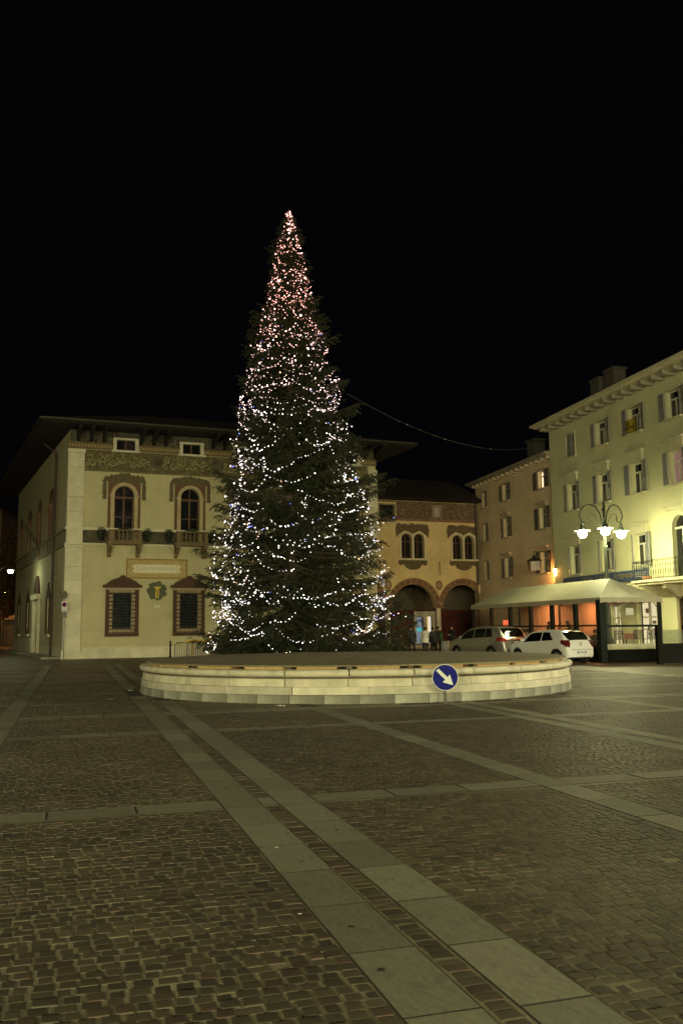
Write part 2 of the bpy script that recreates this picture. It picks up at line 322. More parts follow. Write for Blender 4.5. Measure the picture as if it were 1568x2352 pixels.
# slabs
def slab_mesh():
    b = MB(); z0, z1, e = -.018, .0, .012
    for a in (1,):
        vs = []
        for ins, z in ((0, z0), (0, -.003), (.006, z1)): vs += [(-.5 + ins, -.5 + ins*.5, z), (.5 - ins, -.5 + ins*.5, z), (.5 - ins, .5 - ins*.5, z), (-.5 + ins, .5 - ins*.5, z)]
        b.add(vs, [(8, 9, 10, 11)]).add(vs, [(k + i, k + (i+1) % 4, k + 4 + (i+1) % 4, k + 4 + i) for k in (0, 4) for i in range(4)], 1)
    return b.mesh('paving_slab', [M_slab, mat('slab_joint', (.035, .03, .022), rough=.9)])
SL = slab_mesh(); slabs = []
for i, (a, b) in enumerate(STR):
    q = 3.80 - .785*2 if a > 1.8 else (3.80 - .785*2 + (0 if abs(a - 1.38) < .01 else random.random()*.5))
    while q < 47:
        L_ = .785 + random.uniform(-.02, .02); slabs.append(((a+b)/2, q + L_/2, b - a - .008, L_ - .012)); q += L_
edges = [-12.5] + [e for s_ in STR for e in s_] + [18.5]
for a, b in LIN:
    for k in range(0, len(edges), 2):
        x0, x1 = edges[k], edges[k+1]
        if x1 - x0 < .3: slabs.append(((x0 + x1)/2, (a + b)/2, x1 - x0 - .012, b - a - .008)); continue
        nn = max(1, round((x1 - x0) / .79)); st = (x1 - x0)/nn
        for j in range(nn): slabs.append((x0 + (j+.5)*st, (a+b)/2, st - .012, b - a - .008))
slabs = [s_ for s_ in slabs if in_view(np.array(s_[0]), np.array(s_[1]), 5.5) and off_fountain(s_[0], s_[1], .35) and not (s_[1] > 33 and world(s_[0], s_[1])[0] > -2)]
slabs = [s_ for s_ in slabs if not ((world(s_[0], s_[1])[1] > FY) and abs(world(s_[0], s_[1])[0] - FX) < .2*world(s_[0], s_[1])[1])]
def slab_key(s_):       # slabs inside the picture come first, nearest first
    X, Y = world(s_[0], s_[1]); return math.hypot(X, Y) + (0 if abs(X) < .39*Y + .3 and Y > 3.4 else 100)
slabs.sort(key=slab_key)
mbx = MB()
for i, (p, q, wd, hd) in enumerate(slabs):
    if i < 295: inst('paving_slab', SL, ground, (p, q, random.gauss(.001, .0012)), scale=(wd, hd, 1), rot=(random.gauss(0, .0015), random.gauss(0, .002), 0))
    else: mbx.add([(p - wd/2, q - hd/2, 0), (p + wd/2, q - hd/2, 0), (p + wd/2, q + hd/2, 0), (p - wd/2, q + hd/2, 0)], [(0, 1, 2, 3)])
drk = MB()
for a, c in STR: drk.add([(a - .004, 2, -.0030), (c + .004, 2, -.0030), (c + .004, 47, -.0030), (a - .004, 47, -.0030)], [(0, 1, 2, 3)])
for a, c in LIN:
    if c < 31: drk.add([(-12.5, a - .004, -.0037), (18.5, a - .004, -.0037), (18.5, c + .004, -.0037), (-12.5, c + .004, -.0037)], [(0, 1, 2, 3)])
drk.build('slab_bed', mat('slab_joint', (.035, .03, .022), rough=.9), ground)
if mbx.v: tag(mbx.build('paving_slabs', M_slab, ground), kind='stuff')
# dark gum spots and oil marks trodden into the slabs
sp = MB().lathe([(0, .0022), (.5, .0022), (.5, -.002)], 12).mesh('gum_spot', mat('old_gum', (.03, .028, .022), rough=.7))
for p, q, r_ in ((1.52, 5.0, .035), (2.12, 7.35, .04), (1.6, 6.45, .03), (1.47, 4.35, .04), (1.66, 7.9, .03), (2.05, 5.8, .025), (1.55, 9.6, .03), (2.1, 10.4, .035), (4.85, 8.2, .04), (.3, 8.78, .03), (-.4, 8.7, .035), (4.9, 11.0, .03), (3.3, 8.75, .03)): inst('gum_spot', sp, ground, (p, q, .001), scale=(r_, r_*random.uniform(.6, 1), 1), rz=random.uniform(0, 3))
# litter
def litter(name, label, X, Y, sz, seed):
    rr = random.Random(seed); b = MB(); n = 5; pts = []
    for i in range(n):
        for j in range(n): pts.append(((i/(n-1) - .5)*sz*1.6, (j/(n-1) - .5)*sz, rr.uniform(.003, .18*sz)*(.3 + (i + j) % 2)))
    b.add(pts, [(i*n + j, (i+1)*n + j, (i+1)*n + j + 1, i*n + j + 1) for i in range(n - 1) for j in range(n - 1)])
    return tag(b.build(name, mat('paper', (.6, .58, .53), rough=.8), loc=(X, Y, .004), rz=rr.uniform(0, 3)), label, 'litter', 'scraps of litter on the paving')
litter('paper_scrap', 'crumpled white paper scrap on the slab strip left of the fountain', -5.6, 21.9, .16, 1)
litter('paper_scrap', 'flat white paper scrap lying in front of the fountain wall', -1.35, 19.55, .13, 2)
litter('paper_scrap', 'tiny pale scrap on the slab crossing near left edge of fountain', -5.9, 25.2, .09, 3)
litter('cigarette_end', 'small yellowish cigarette end among the foreground setts', -.27, 5.45, .014, 4)
litter('paper_scrap', 'small white scrap on the setts in the left foreground', -.52, 7.05, .018, 5)
# ================================================================ FOUNTAIN
ft = thing('fountain', 'round pale stone fountain basin covered with a wooden lid', 'fountain', (FX, FY, 0))
M_st = mat('basin_stone', (.60, .55, .42), rough=.75, var=.16, scale=2.6, bump=.35, bscale=22, stain=.8, stain_c=(.2, .18, .11), rand=.09)
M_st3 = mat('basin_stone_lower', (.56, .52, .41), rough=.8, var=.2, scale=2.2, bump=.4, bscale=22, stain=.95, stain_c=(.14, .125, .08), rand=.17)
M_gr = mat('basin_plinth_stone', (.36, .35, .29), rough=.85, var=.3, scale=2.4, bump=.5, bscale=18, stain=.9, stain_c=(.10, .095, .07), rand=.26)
def course(name, prof, n, m, off=0., gap=.0024, sm=True):
    st = 2*math.pi/n; b = MB(); b.lathe(prof, 8, a0=gap, a1=st - gap, close=True); me = b.mesh(name, m, sm)
    for i in range(n): inst(name, me, ft, (0, 0, random.uniform(-.002, .002)), rz=off + i*st + random.uniform(-.0008, .0008), scale=(1 + random.uniform(-.0006, .0006),)*2 + (1,))
rim = [(5.5, .575), (5.86, .575)] + [(5.955 + .085*math.cos(a), .66 + .08*math.sin(a)) for a in np.linspace(-1.3, 1.45, 9)] + [(5.5, .74)]
course('rim_stone', rim, 26, M_st, R(-92))
course('wall_stone', [(5.6, .57), (5.84, .57), (5.87, .545), (5.93, .53), (5.945, .50), (5.955, .365), (5.6, .365)], 26, M_st, R(-92.3), gap=.0016)
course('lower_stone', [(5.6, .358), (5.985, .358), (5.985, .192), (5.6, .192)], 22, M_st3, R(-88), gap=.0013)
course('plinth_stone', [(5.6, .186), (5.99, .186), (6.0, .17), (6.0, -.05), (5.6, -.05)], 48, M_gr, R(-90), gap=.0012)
MB().lathe([(5.65, -.05), (5.9, -.05), (5.9, .60), (5.65, .62)], 64, close=True).build('core_wall', mat('basin_core', (.12, .11, .08), rough=.9), ft)
M_ply = mat('weathered_plywood', (.25, .21, .125), rough=.8, var=.25, scale=5, bump=.3, bscale=40, stain=.5, stain_c=(.13, .11, .065), rand=.1)
M_bat = mat('pine_batten', (.42, .28, .12), rough=.7, var=.25, scale=9, rand=.15)
cov = [(.0, .798), (5.9, .798), (5.9, .827), (.0, .827)]
n = 13; st = 2*math.pi/n
b = MB()
for i in range(1):
    e = .004; b.slab([(0, 0)] + [(5.88*math.cos(a), 5.88*math.sin(a)) for a in np.linspace(e/4, st - e/4, 4)], .798, .827)
me = b.mesh('cover_panel', M_ply)
for i in range(n): inst('cover_panel', me, ft, (0, 0, random.uniform(0, .004)), rz=i*st + .07)
b = MB(); b.slab([(5.66, -.5), (5.80, -.5), (5.80, .5), (5.66, .5)], .742, .797); me = b.mesh('batten', M_bat)
for i in range(26): inst('batten', me, ft, rz=R(-90) + (i + .35)*2*math.pi/26 + random.uniform(-.02, .02), scale=(1, random.uniform(.9, 1.08), 1))
b = MB(); b.slab([(5.3, -.07), (5.74, -.07), (5.74, .07), (5.3, .07)], .744, .796); me = b.mesh('support_block', M_wood)
for i in range(26): inst('support_block', me, ft, rz=R(-90) + (i + .85)*2*math.pi/26)
# ================================================================ BLUE ARROW SIGN
sg = thing('traffic_sign', 'round blue traffic sign with white diagonal arrow before the fountain wall', 'sign', (2.20, 19.62, 0))
M_galv = mat('galvanised_steel', (.17, .17, .16), rough=.5, metal=.15, var=.2)
MB().tube([(0, .05, 0), (0, .05, .80)], .03, 10).build('post', mat('grey_post', (.12, .12, .11), rough=.6), sg, smooth=True)
dz = .57
MB().prism(arc(0, dz, .285, 0, 2*math.pi, 40)[:-1], .0, .014).build('disc', mat('sign_blue', (.010, .014, .20), rough=.6, var=.05, spec=.1), sg)
MB().band(arc(0, dz, .285, 0, 2*math.pi, 40), arc(0, dz, .272, 0, 2*math.pi, 40), -.003, .0).build('rim', mat('sign_white', (.72, .72, .68), rough=.45, var=.04), sg)
ca, sa = math.cos(R(-45)), math.sin(R(-45))
ar = [(-.235, .036), (.03, .036), (.03, .115), (.235, 0), (.03, -.115), (.03, -.036), (-.235, -.036)]
MB().prism([(x*ca - z*sa, dz + x*sa + z*ca) for x, z in ar], -.004, -.0005).build('arrow', MATS['sign_white'], sg)
MB().box(-.05, .05, .015, .06, dz - .12, dz - .09).box(-.05, .05, .015, .06, dz + .09, dz + .12).build('bracket', M_galv, sg)
# ================================================================ PALAZZO (left)
PA = R(21.5)
pal = thing('palazzo', 'cream frescoed palazzo with deep dark eaves behind the christmas tree', 'building', (-16.55, 54.96, 0), PA)
M_pw = mat('cream_plaster', (.54, .485, .30), rough=.85, var=.10, scale=.9, bump=.12, bscale=18, stain=.4, stain_c=(.38, .33, .19), ashlar=.5)
M_pst = mat('pilaster_stone', (.66, .61, .46), rough=.75, var=.10, scale=2.2, bump=.15, bscale=20, stain=.35, stain_c=(.38, .34, .24), rand=.08)
M_brown = mat('brown_paint', (.16, .085, .05), rough=.85, var=.25, scale=3.5)
M_red = mat('painted_red_brown', (.082, .043, .03), rough=.85, var=.22, scale=4, rand=.14)
M_blk = mat('painted_pale_block', (.34, .27, .17), rough=.8, var=.2, scale=6, rand=.14)
F_frieze = fresco('fresco_frieze', [(.10, .055, .035), (.2, .19, .075), (.11, .065, .04), (.30, .28, .12), (.14, .14, .06)], 1.8)
F_band = fresco('fresco_dark_band', [(.10, .075, .05), (.16, .15, .085), (.07, .05, .035), (.19, .17, .10)], 2.0)
F_gar = fresco('fresco_garland', [(.10, .105, .055), (.22, .19, .095), (.13, .075, .045), (.17, .17, .09)], 6.5)
F_top = fresco('fresco_figures', [(.03, .022, .016), (.06, .035, .022), (.15, .14, .09), (.035, .03, .02), (.08, .075, .045)], 1.7)
F_ochre = fresco('fresco_ochre', [(.58, .42, .17), (.66, .52, .24), (.54, .40, .17)], 1.2)
M_bal = mat('balcony_stone', (.19, .135, .075), rough=.8, var=.2, scale=4, bump=.2, stain=.4)
M_arch = mat('window_arch_stone', (.47, .38, .23), rough=.75, var=.22, scale=3.5, bump=.15, stain=.35)
VD = math.atan2(-.901, .434)
ML = Matrix.Translation((-.37, 0, 0)) @ Matrix.Rotation(VD - PA, 4, 'Z')   # left facade frame: x runs towards the corner, y into the building
XR = 20.4; LL = 29.5; ZT = 14.5
win_s = [3.0, 7.2, 11.0, 14.8, 18.4]
attic = [3.04, 7.27, 10.85, 14.7, 18.4]
def arched(s): return (s - .62, s + .62, 7.16, 10.77)
holes = [arched(s) for s in win_s] + [(s - .585, s + .585, 1.77, 4.0) for s in win_s] + [(s - .58, s + .58, 13.08, 13.74) for s in attic]
fw = MB(); wall_holes(fw, -.37, XR, .0, ZT, holes, 0, .32)
for s in win_s: spandrels(fw, s, .62, 10.15, 10.77, 0, .32)
fw.add([(XR, 0, 0), (XR, 27, 0), (XR, 27, ZT), (XR, 0, ZT)], [(0, 1, 2, 3)])
fw.build('front_wall', M_pw, pal)
def lx(s): return -s
l_low = [(7.6, .62), (19.2, .62), (25.6, .62)]; l_up = [7.6, 13.7, 20.0, 26.0]
lw = MB(ML); wall_holes(lw, -LL, 0, 0, ZT, [(lx(s) - .55, lx(s) + .55, 1.9, 4.0) for s, _ in l_low] + [(-14.9, -12.5, .15, 3.9)] + [(lx(s) - .62, lx(s) + .62, 7.16, 10.77) for s in l_up], 0, .35)
for s in l_up: spandrels(lw, lx(s), .62, 10.15, 10.77, 0, .35)
lw.build('side_wall', M_pw, pal)
# pilasters: blocks one by one
zs = [.5, 1.35, 2.2, 3.05, 3.9, 4.75, 5.6, 6.75]
def quoins(M, x0, x1, zz, y=-.14):
    for i in range(len(zz) - 1):
        b = MB(M); b.box(x0 + .004, x1, y - (.0 if i % 2 else .006), .02, zz[i] + .006, zz[i+1] - .006); b.build('corner_stone', M_pst, pal)
quoins(None, -.51, .52, zs); quoins(None, -.47, .5, [8.05, 9.0, 9.95, 10.9, 11.85, 12.75], -.10)
quoins(ML, -.5, -.002, zs, -.13); quoins(ML, -.45, -.002, [8.05, 9.0, 9.95, 10.9, 11.85, 12.75], -.09)
quoins(None, XR - .6, XR + .1, [8.05, 9.0, 9.95, 10.9, 11.85, 12.75], -.10)
b = MB(); b.box(-.56, .6, -.2, .02, 6.76, 6.95); b.box(-.52, .56, -.16, .02, 12.76, 12.98); b.build('capital', M_pst, pal)
b = MB(); b.box(-.60, .62, -.22, .02, -.05, .5); b.build('pilaster_base', M_pst, pal)
# plinth
xs = [.62 + 1.48*i for i in range(14)]
for a, c in zip(xs, xs[1:] + [XR]):
    if a < XR: MB().box(a, min(c, XR) - .006, -.12, .02, -.05, .47).build('plinth_stone', M_pst, pal)
MB().box(.6, XR, -.17, .02, .475, .56).box(.6, XR, -.10, .02, .562, .64).build('plinth_moulding', M_pst, pal)
MB(ML).box(-LL, -16.9, -.06, .02, -.05, 1.0).build('side_plinth', M_pst, pal); MB(ML).box(-LL, -16.9, -.1, .02, 1.003, 1.12).build('side_plinth_cap', M_pst, pal); MB(ML).box(-10.6, -.55, -.06, .02, -.05, .6).build('side_plinth', M_pst, pal); MB(ML).box(-10.6, -.55, -.1, .02, .603, .68).build('side_plinth_cap', M_pst, pal)
MB(ML).box(-LL, -.6, -1.3, -.1, -.05, .1).build('side_kerb', mat('kerb_stone', (.3, .28, .22), rough=.8), pal)
# string courses
b = MB(); b.box(-.55, XR, -.18, .02, 6.97, 7.08).box(-.55, XR, -.13, .02, 7.9, 7.98).box(-.55, XR, -.2, .02, 7.982, 8.05); b.build('string_course', M_pst, pal)
b = MB(); b.box(-.45, .5, -.12, .0, 7.085, 7.895); b.build('string_pilaster', M_pst, pal)
MB().box(.52, XR, -.03, .02, 7.085, 7.895).build('painted_band', F_band, pal)
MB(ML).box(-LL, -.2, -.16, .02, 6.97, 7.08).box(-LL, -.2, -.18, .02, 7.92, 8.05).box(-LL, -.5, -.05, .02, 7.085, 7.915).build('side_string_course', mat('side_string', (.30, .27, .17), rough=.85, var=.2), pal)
# frieze, egg and dart band, top fresco
b = MB(); wall_holes(b, .52, XR - .6, 11.66, 13.0, [(s - .76, s + .76, 12.94, 13.4) for s in attic], -.02, .02); b.build('painted_frieze', F_frieze, pal)
# painted rinceaux: pale scrolls on the dark ground of the frieze
M_scr = fresco('fresco_scroll', [(.30, .27, .12), (.48, .44, .22), (.24, .22, .09)], 3)
def spiral(cx, cz, r0, turns, sgn, n=22): return [(cx + sgn*(r0*(1 - .8*i/n))*math.cos(turns*2*math.pi*i/n + math.pi), cz + (r0*(1 - .8*i/n))*math.sin(turns*2*math.pi*i/n + math.pi)) for i in range(n + 1)]
k = 0; s = .95
while s < XR - 1.2:
    sgn = 1 if k % 2 else -1; cz = 12.34 + .1*sgn
    if all(abs(s - a) > .0 for a in attic):
        o1 = spiral(s, cz, .27, 1.35, sgn); o2 = [(s + (x - s)*.72, cz + (z - cz)*.72) for x, z in o1]
        b = MB(); b.band(o1, o2, -.034, -.0215); b.build('painted_scroll', M_scr, pal)
        rr = random.Random(k); lf = MB()
        for j in range(4):
            a = rr.uniform(0, 6.28); x0, z0 = s + .33*math.cos(a), 12.33 + .30*math.sin(a); t_ = a + rr.uniform(-.6, .6); L_ = rr.uniform(.09, .16)
            lf.prism([(x0 - .05*math.sin(t_), z0 + .05*math.cos(t_)), (x0 + L_*math.cos(t_), z0 + L_*math.sin(t_)), (x0 + .05*math.sin(t_), z0 - .05*math.cos(t_)), (x0 - .06*math.cos(t_), z0 - .06*math.sin(t_))], -.031 - .001*j, -.0215)
        lf.build('painted_leaves', M_scr, pal)['kind'] = 'stuff'
    k += 1; s += .64
MB().box(.52, XR - .6, -.06, .0, 11.63, 11.72).build('frieze_moulding', mat('frieze_edge', (.16, .15, .07), rough=.85), pal)
for i in range(60):
    s = .62 + i*.32
    if s < XR - .8: MB().box(s, s + .2, -.045, -.02, 11.78, 11.87).build('painted_leaf', F_gar, pal)
for k, s in enumerate([4.95, 8.95]):
    b = MB(); b.prism(arc(s + .05, 12.42, .44, 0, 2*math.pi, 20)[:-1], -.035, -.02); o = b.build('painted_medallion', F_band, pal)
    MB().band(arc(s + .05, 12.42, .46, 0, 2*math.pi, 20), arc(s + .05, 12.42, .38, 0, 2*math.pi, 20), -.05, -.036).build('medallion_ring', F_gar, o)
b = MB(); xs2 = [-.5] + sum([[s - .78, s + .78] for s in attic], []) + [XR + .05]
M_egg = mat('egg_band', (.33, .26, .13), rough=.8, var=.2, scale=6)
for a, c in zip(xs2[::2], xs2[1::2]):
    MB().box(a, c, -.10, .0, 13.03, 13.12).box(a, c, -.12, .0, 13.36, 13.44).box(a, c, -.06, .0, 13.125, 13.355).build('cornice_band', mat('cornice_back', (.17, .12, .06), rough=.85, var=.2), pal)
    me = MB().box(-.055, .055, -.10, -.062, 13.15, 13.33).mesh('egg', M_egg); kk = int((c - a)/.19)
    for i in range(kk):
        o = inst('egg_moulding', me, pal, (a + .1 + i*.19, 0, 0))
b = MB(); wall_holes(b, -.37, XR, 13.45, 14.4, [(s - .76, s + .76, 13.4, 13.84) for s in attic], -.012, .012); b.build('painted_figures', F_top, pal)
# attic windows
for s in attic:
    b = MB(); b.box(s - .80, s - .585, -.09, .1, 13.06, 13.86).box(s + .585, s + .80, -.09, .1, 13.06, 13.86).box(s - .584, s + .584, -.09, .1, 13.745, 13.86); wn = b.build('attic_window', M_white, pal)
    MB().box(s - .9, s + .9, -.2, .1, 12.93, 13.055).build('sill', M_white, wn)
    MB().box(s - .58, s + .58, .2, .26, 13.06, 13.75).build('pane', M_glass, wn); MB().box(s - .05, s + .05, .14, .198, 13.06, 13.75).build('mullion', M_wood, wn)
# arched upper windows
def upper_window(s, M=None, y=0., full=True):
    zsp = 10.15
    def A(r, k=14): return [(s - r, 8.0)] + [(x, zsp + (z - zsp) * (1 if r > .7 else 1.0)) for x, z in arc(s, zsp, r, math.pi, 0, k)] + [(s + r, 8.0)]
    b = MB(M); o1 = [(s - .84, 7.16)] + arc(s, zsp, .84, math.pi, 0, 16) + [(s + .84, 7.16)]; i1 = [(s - .62, 7.16)] + arc(s, zsp, .62, math.pi, 0, 16) + [(s + .62, 7.16)]
    b.band(o1, i1, y - .10, y + .06); b.box(s - .9, s - .6, y - .14, y + .03, 10.06, 10.17).box(s + .6, s + .9, y - .14, y + .03, 10.06, 10.17)
    wn = b.build('arched_window', M_arch if full else M_brown, pal)
    b = MB(M); b.prism([(s - .62, 7.16)] + arc(s, zsp, .62, math.pi, 0, 14) + [(s + .62, 7.16)], y + .27, y + .31); b.build('pane', M_glass, wn)
    b = MB(M); b.box(s - .055, s + .055, y + .2, y + .26, 7.16, 9.98).box(s - .62, s + .62, y + .19, y + .26, 9.98, 10.12).box(s - .62, s - .52, y + .2, y + .26, 7.16, 9.98).box(s + .52, s + .62, y + .2, y + .26, 7.16, 9.98)
    b.box(s - .52, s + .52, y + .21, y + .26, 8.78, 8.84); b.box(s - .03, s + .03, y + .2, y + .26, 10.12, 10.75); b.build('casement', M_wood, wn)
    if not full: return
    # painted surround
    zt = 11.2; sur = [(s - 1.02, 8.06), (s - 1.02, zt), (s + 1.02, zt), (s + 1.02, 8.06)]
    inn = arc(s, zsp, .842, math.pi, 0, 16)
    b = MB(M); b.add([(s - 1.02, y - .012, 8.06), (s - .842, y - .012, 8.06), (s - .842, y - .012, zsp), (s - 1.02, y - .012, zsp)], [(0, 1, 2, 3)]).add([(s + .842, y - .012, 8.06), (s + 1.02, y - .012, 8.06), (s + 1.02, y - .012, zsp), (s + .842, y - .012, zsp)], [(0, 1, 2, 3)])
    b.add([(s - 1.02, y - .012, zsp), (s - .842, y - .012, zsp), (s - 1.02, y - .012, zt)], [(0, 1, 2)])
    for i in range(16):
        (a, c), (d, e) = inn[i], inn[i+1]; f0 = s - 1.02 + 2.04*i/16; f1 = s - 1.02 + 2.04*(i+1)/16
        b.add([(a, y - .012, c), (d, y - .012, e), (f1, y - .012, zt), (f0, y - .012, zt)], [(0, 1, 2, 3)])
    b.add([(s + .842, y - .012, zsp), (s + 1.02, y - .012, zsp), (s + 1.02, y - .012, zt)], [(0, 1, 2)])
    b.build('painted_surround', M_brown, pal)
    rr = random.Random(int(s*10)); crest = [(s - 1.3, 11.12)]
    for i in range(19):
        t = i/18; crest.append((s - 1.25 + 2.5*t, 11.3 + .22*math.sin(math.pi*t) + rr.uniform(-.05, .07) + (.08 if i % 2 else 0)))
    crest += [(s + 1.3, 11.12), (s + 1.02, 11.0), (s - 1.02, 11.0)]
    MB(M).prism(crest, y - .03, y - .014).build('painted_crest', F_gar, pal)
    for sd in (-1, 1):
        g = []; L_ = []
        for i in range(15):
            z = 11.15 - 1.25*i/14; wv = .10 + .07*abs(math.sin(i*1.15)) + rr.uniform(-.02, .02); g.append((s + sd*(1.20 + wv), z)); L_.append((s + sd*(1.14 - .06*abs(math.sin(i*1.3))), z))
        MB(M).prism(g + L_[::-1], y - .028, y - .013).build('painted_garland', F_gar, pal)
for s in win_s: upper_window(s)
for s in l_up: upper_window(lx(s), ML, 0., False)
for s in l_up:
    MB(ML).prism([(lx(s) - 1.1, 8.06), (lx(s) - 1.1, 11.3), (lx(s), 11.62), (lx(s) + 1.1, 11.3), (lx(s) + 1.1, 8.06), (lx(s) + .86, 8.06), (lx(s) + .86, 10.3), (lx(s), 11.05), (lx(s) - .86, 10.3), (lx(s) - .86, 8.06)], -.02, -.005).build('painted_surround', M_brown, pal)
# lower windows with rusticated frames
blk = MB().box(-.5, .5, -.5, .5, -.5, .5).mesh('frame_block', M_blk); rbl = MB().box(-.5, .5, -.5, .5, -.5, .5).mesh('frame_stone', M_red)
def block(me, nm, par, x0, x1, y0, y1, z0, z1): inst(nm, me, par, ((x0+x1)/2, (y0+y1)/2, (z0+z1)/2), scale=(x1-x0, y1-y0, z1-z0))
for s in win_s:
    b = MB(); b.prism([(s - 1.2, 4.32), (s - 1.2, 4.5), (s - 1.02, 4.52)] + arc(s, 3.55, 1.42, R(137), R(43), 12) + [(s + 1.02, 4.52), (s + 1.2, 4.5), (s + 1.2, 4.32)], -.16, .0)
    b.prism([(s - .18, 4.9), (s - .2, 5.0), (s - .08, 5.1), (s + .08, 5.1), (s + .2, 5.0), (s + .18, 4.9)], -.2, .0); wn = b.build('barred_window', M_red, pal)
    MB().box(s - 1.03, s + 1.03, -.12, .0, 4.22, 4.315).build('lintel_moulding', M_blk, wn)
    MB().box(s - 1.03, s + 1.03, -.14, .0, 1.30, 1.5).build('sill', M_red, wn)
    MB().box(s - 1.0, s - .595, -.045, .0, 1.51, 4.2).box(s + .595, s + 1.0, -.045, .0, 1.51, 4.2).box(s - .594, s + .594, -.045, .0, 4.01, 4.2).box(s - .594, s + .594, -.045, .0, 1.51, 1.76).build('frame_back', M_red, wn)
    k = 11
    for i in range(k):
        z0 = 1.5 + i*(2.72/k); z1 = z0 + 2.72/k - .02; alt = i % 2
        for sd in (-1, 1):
            a, c = s + sd*.795, s + sd*1.02; block(rbl, 'frame_stone', wn, min(a, c), max(a, c), -.09 - .02*alt, .0, z0, z1)
            if 1.77 <= z0 + .1 and z1 < 4.2: a, c = s + sd*.60, s + sd*.785; block(blk, 'frame_block', wn, min(a, c), max(a, c), -.07, .0, z0 + .02, z1 - (.06 if alt else .03))
    for i in range(6):
        x0 = s - .785 + i*1.57/6
        block(blk, 'frame_block', wn, x0, x0 + 1.57/6 - .03, -.07, .0, 4.03, 4.19); block(blk, 'frame_block', wn, x0, x0 + 1.57/6 - .03, -.07, .0, 1.56, 1.72)
    MB().box(s - .585, s + .585, .2, .24, 1.77, 4.0).build('pane', M_glass, wn)
    b = MB()
    for i in range(7): x = s - .585 + 1.17*(i + .5)/7; b.box(x - .012, x + .012, .03, .054, 1.77, 4.0)
    for i in range(12): z = 1.77 + 2.23*(i + .5)/12; b.box(s - .585, s + .585, .056, .078, z - .012, z + .012)
    b.build('grille', M_iron, wn)
for s, _ in l_low:
    x = lx(s); og = [(x - .95, 1.5), (x - .95, 4.1), (x - .75, 4.3), (x - .25, 4.7), (x, 5.05), (x + .25, 4.7), (x + .75, 4.3), (x + .95, 4.1), (x + .95, 1.5), (x + .56, 1.5), (x + .56, 4.02), (x - .56, 4.02), (x - .56, 1.5)]
    wn = MB(ML).prism(og, -.08, .0).build('barred_window', M_red, pal)
    MB(ML).box(x - .55, x + .55, .22, .26, 1.9, 4.0).build('pane', M_glass, wn); MB(ML).box(x - 1, x + 1, -.14, 0, 1.3, 1.49).build('sill', M_pst, wn)
# portal on the side wall
x = -13.7; b = MB(ML); b.box(x - 1.75, x - 1.22, -.2, .1, .0, 4.0).box(x + 1.22, x + 1.75, -.2, .1, 0, 4.0).box(x - 1.9, x + 1.9, -.32, .1, 4.02, 4.4); pt = b.build('portal', M_pst, pal)
MB(ML).prism([(x - 1.7, 4.42)] + arc(x, 4.42, 1.4, math.pi, 0, 12) + [(x + 1.7, 4.42), (x, 4.45)], -.12, .02).build('pediment', M_red, pt)
MB(ML).box(x - 1.2, x + 1.2, .25, .32, .1, 3.9).build('door', M_wood, pt)
# downpipe
MB(ML).tube([(-5.0, -.16, .0), (-5.0, -.16, 13.6), (-5.2, -.9, 14.2)], .07, 8).build('downpipe', mat('pipe_brown', (.05, .03, .022), rough=.5), pal, smooth=True)
# flag poles over the portal
for dx in (-.35, .35): MB(ML).tube([(x + dx, -.05, 8.1), (x + dx*1.6, -1.2, 9.7)], .03, 6).build('flagpole', M_iron, pal)
# balconies
def balcony(s):
    b = MB(); b.box(s - 1.12, s + 1.12, -.95, -.0, 7.085, 7.155).box(s - 1.08, s + 1.08, -.90, -.0, 6.98, 7.08); bc = b.build('balcony', M_bal, pal)
    for sd in (-1, 1):
        x = s + sd*.88; pr = [(0, 6.975), (-.82, 6.975), (-.78, 6.8), (-.6, 6.72), (-.42, 6.55), (-.22, 6.5), (-.12, 6.3), (0, 6.22)]
        v = [(x - .12, y, z) for y, z in pr] + [(x + .12, y, z) for y, z in pr]; n = len(pr)
        MB().add(v, [tuple(range(n)), tuple(range(2*n - 1, n - 1, -1))] + [(i, i + n, (i+1) % n + n, (i+1) % n) for i in range(n)]).build('bracket', M_bal, bc)
        MB().box(x - .12, x + .12, -.94, -.70, 7.16, 7.9).build('corner_post', M_bal, bc)
    MB().box(s - .76, s + .76, -.92, -.72, 7.82, 7.9).box(s - .76, s + .76, -.92, -.72, 7.16, 7.22).build('rail', M_bal, bc)
    prof = [(.05, 0), (.05, .06), (.035, .1), (.06, .22), (.065, .3), (.035, .44), (.035, .5), (.05, .54), (.05, .6)]
    me = MB().lathe(prof, 8).mesh('baluster', M_bal, True)
    for i in range(6): inst('baluster', me, bc, (s - .65 + 1.3*i/5, -.82, 7.22))
for s in win_s: balcony(s)
# plaque, arms, small plate
MB().box(3.2, 7.08, -.012, .0, 4.9, 6.17).build('painted_panel', F_ochre, pal)
MB().band([(3.2, 4.9), (3.2, 6.17), (7.08, 6.17), (7.08, 4.9), (3.2, 4.9)], [(3.29, 4.99), (3.29, 6.08), (6.99, 6.08), (6.99, 4.99), (3.29, 4.99)], -.018, -.0125).build('panel_border', mat('ochre_border', (.30, .19, .06), rough=.85), pal)
pp = [(3.72, 5.26), (6.51, 5.26)] + [(6.6, 5.33), (6.62, 5.36)] + arc(6.62, 5.53, .10, R(270), R(90), 6) + [(6.62, 5.7), (6.6, 5.73), (6.51, 5.8), (3.72, 5.8), (3.63, 5.73), (3.61, 5.7)] + arc(3.61, 5.53, .10, R(90), R(-90), 6) + [(3.61, 5.36), (3.63, 5.33)]
pq = MB().prism(pp, -.06, -.02).build('plaque', mat('plaque_marble', (.72, .66, .50), rough=.5, var=.06), pal)
text('CASSA DI RISPARMIO', .30, mat('plaque_letters', (.52, .44, .24), rough=.6), pq, (5.12, -.062, 5.53), sx=.92, depth=.003)
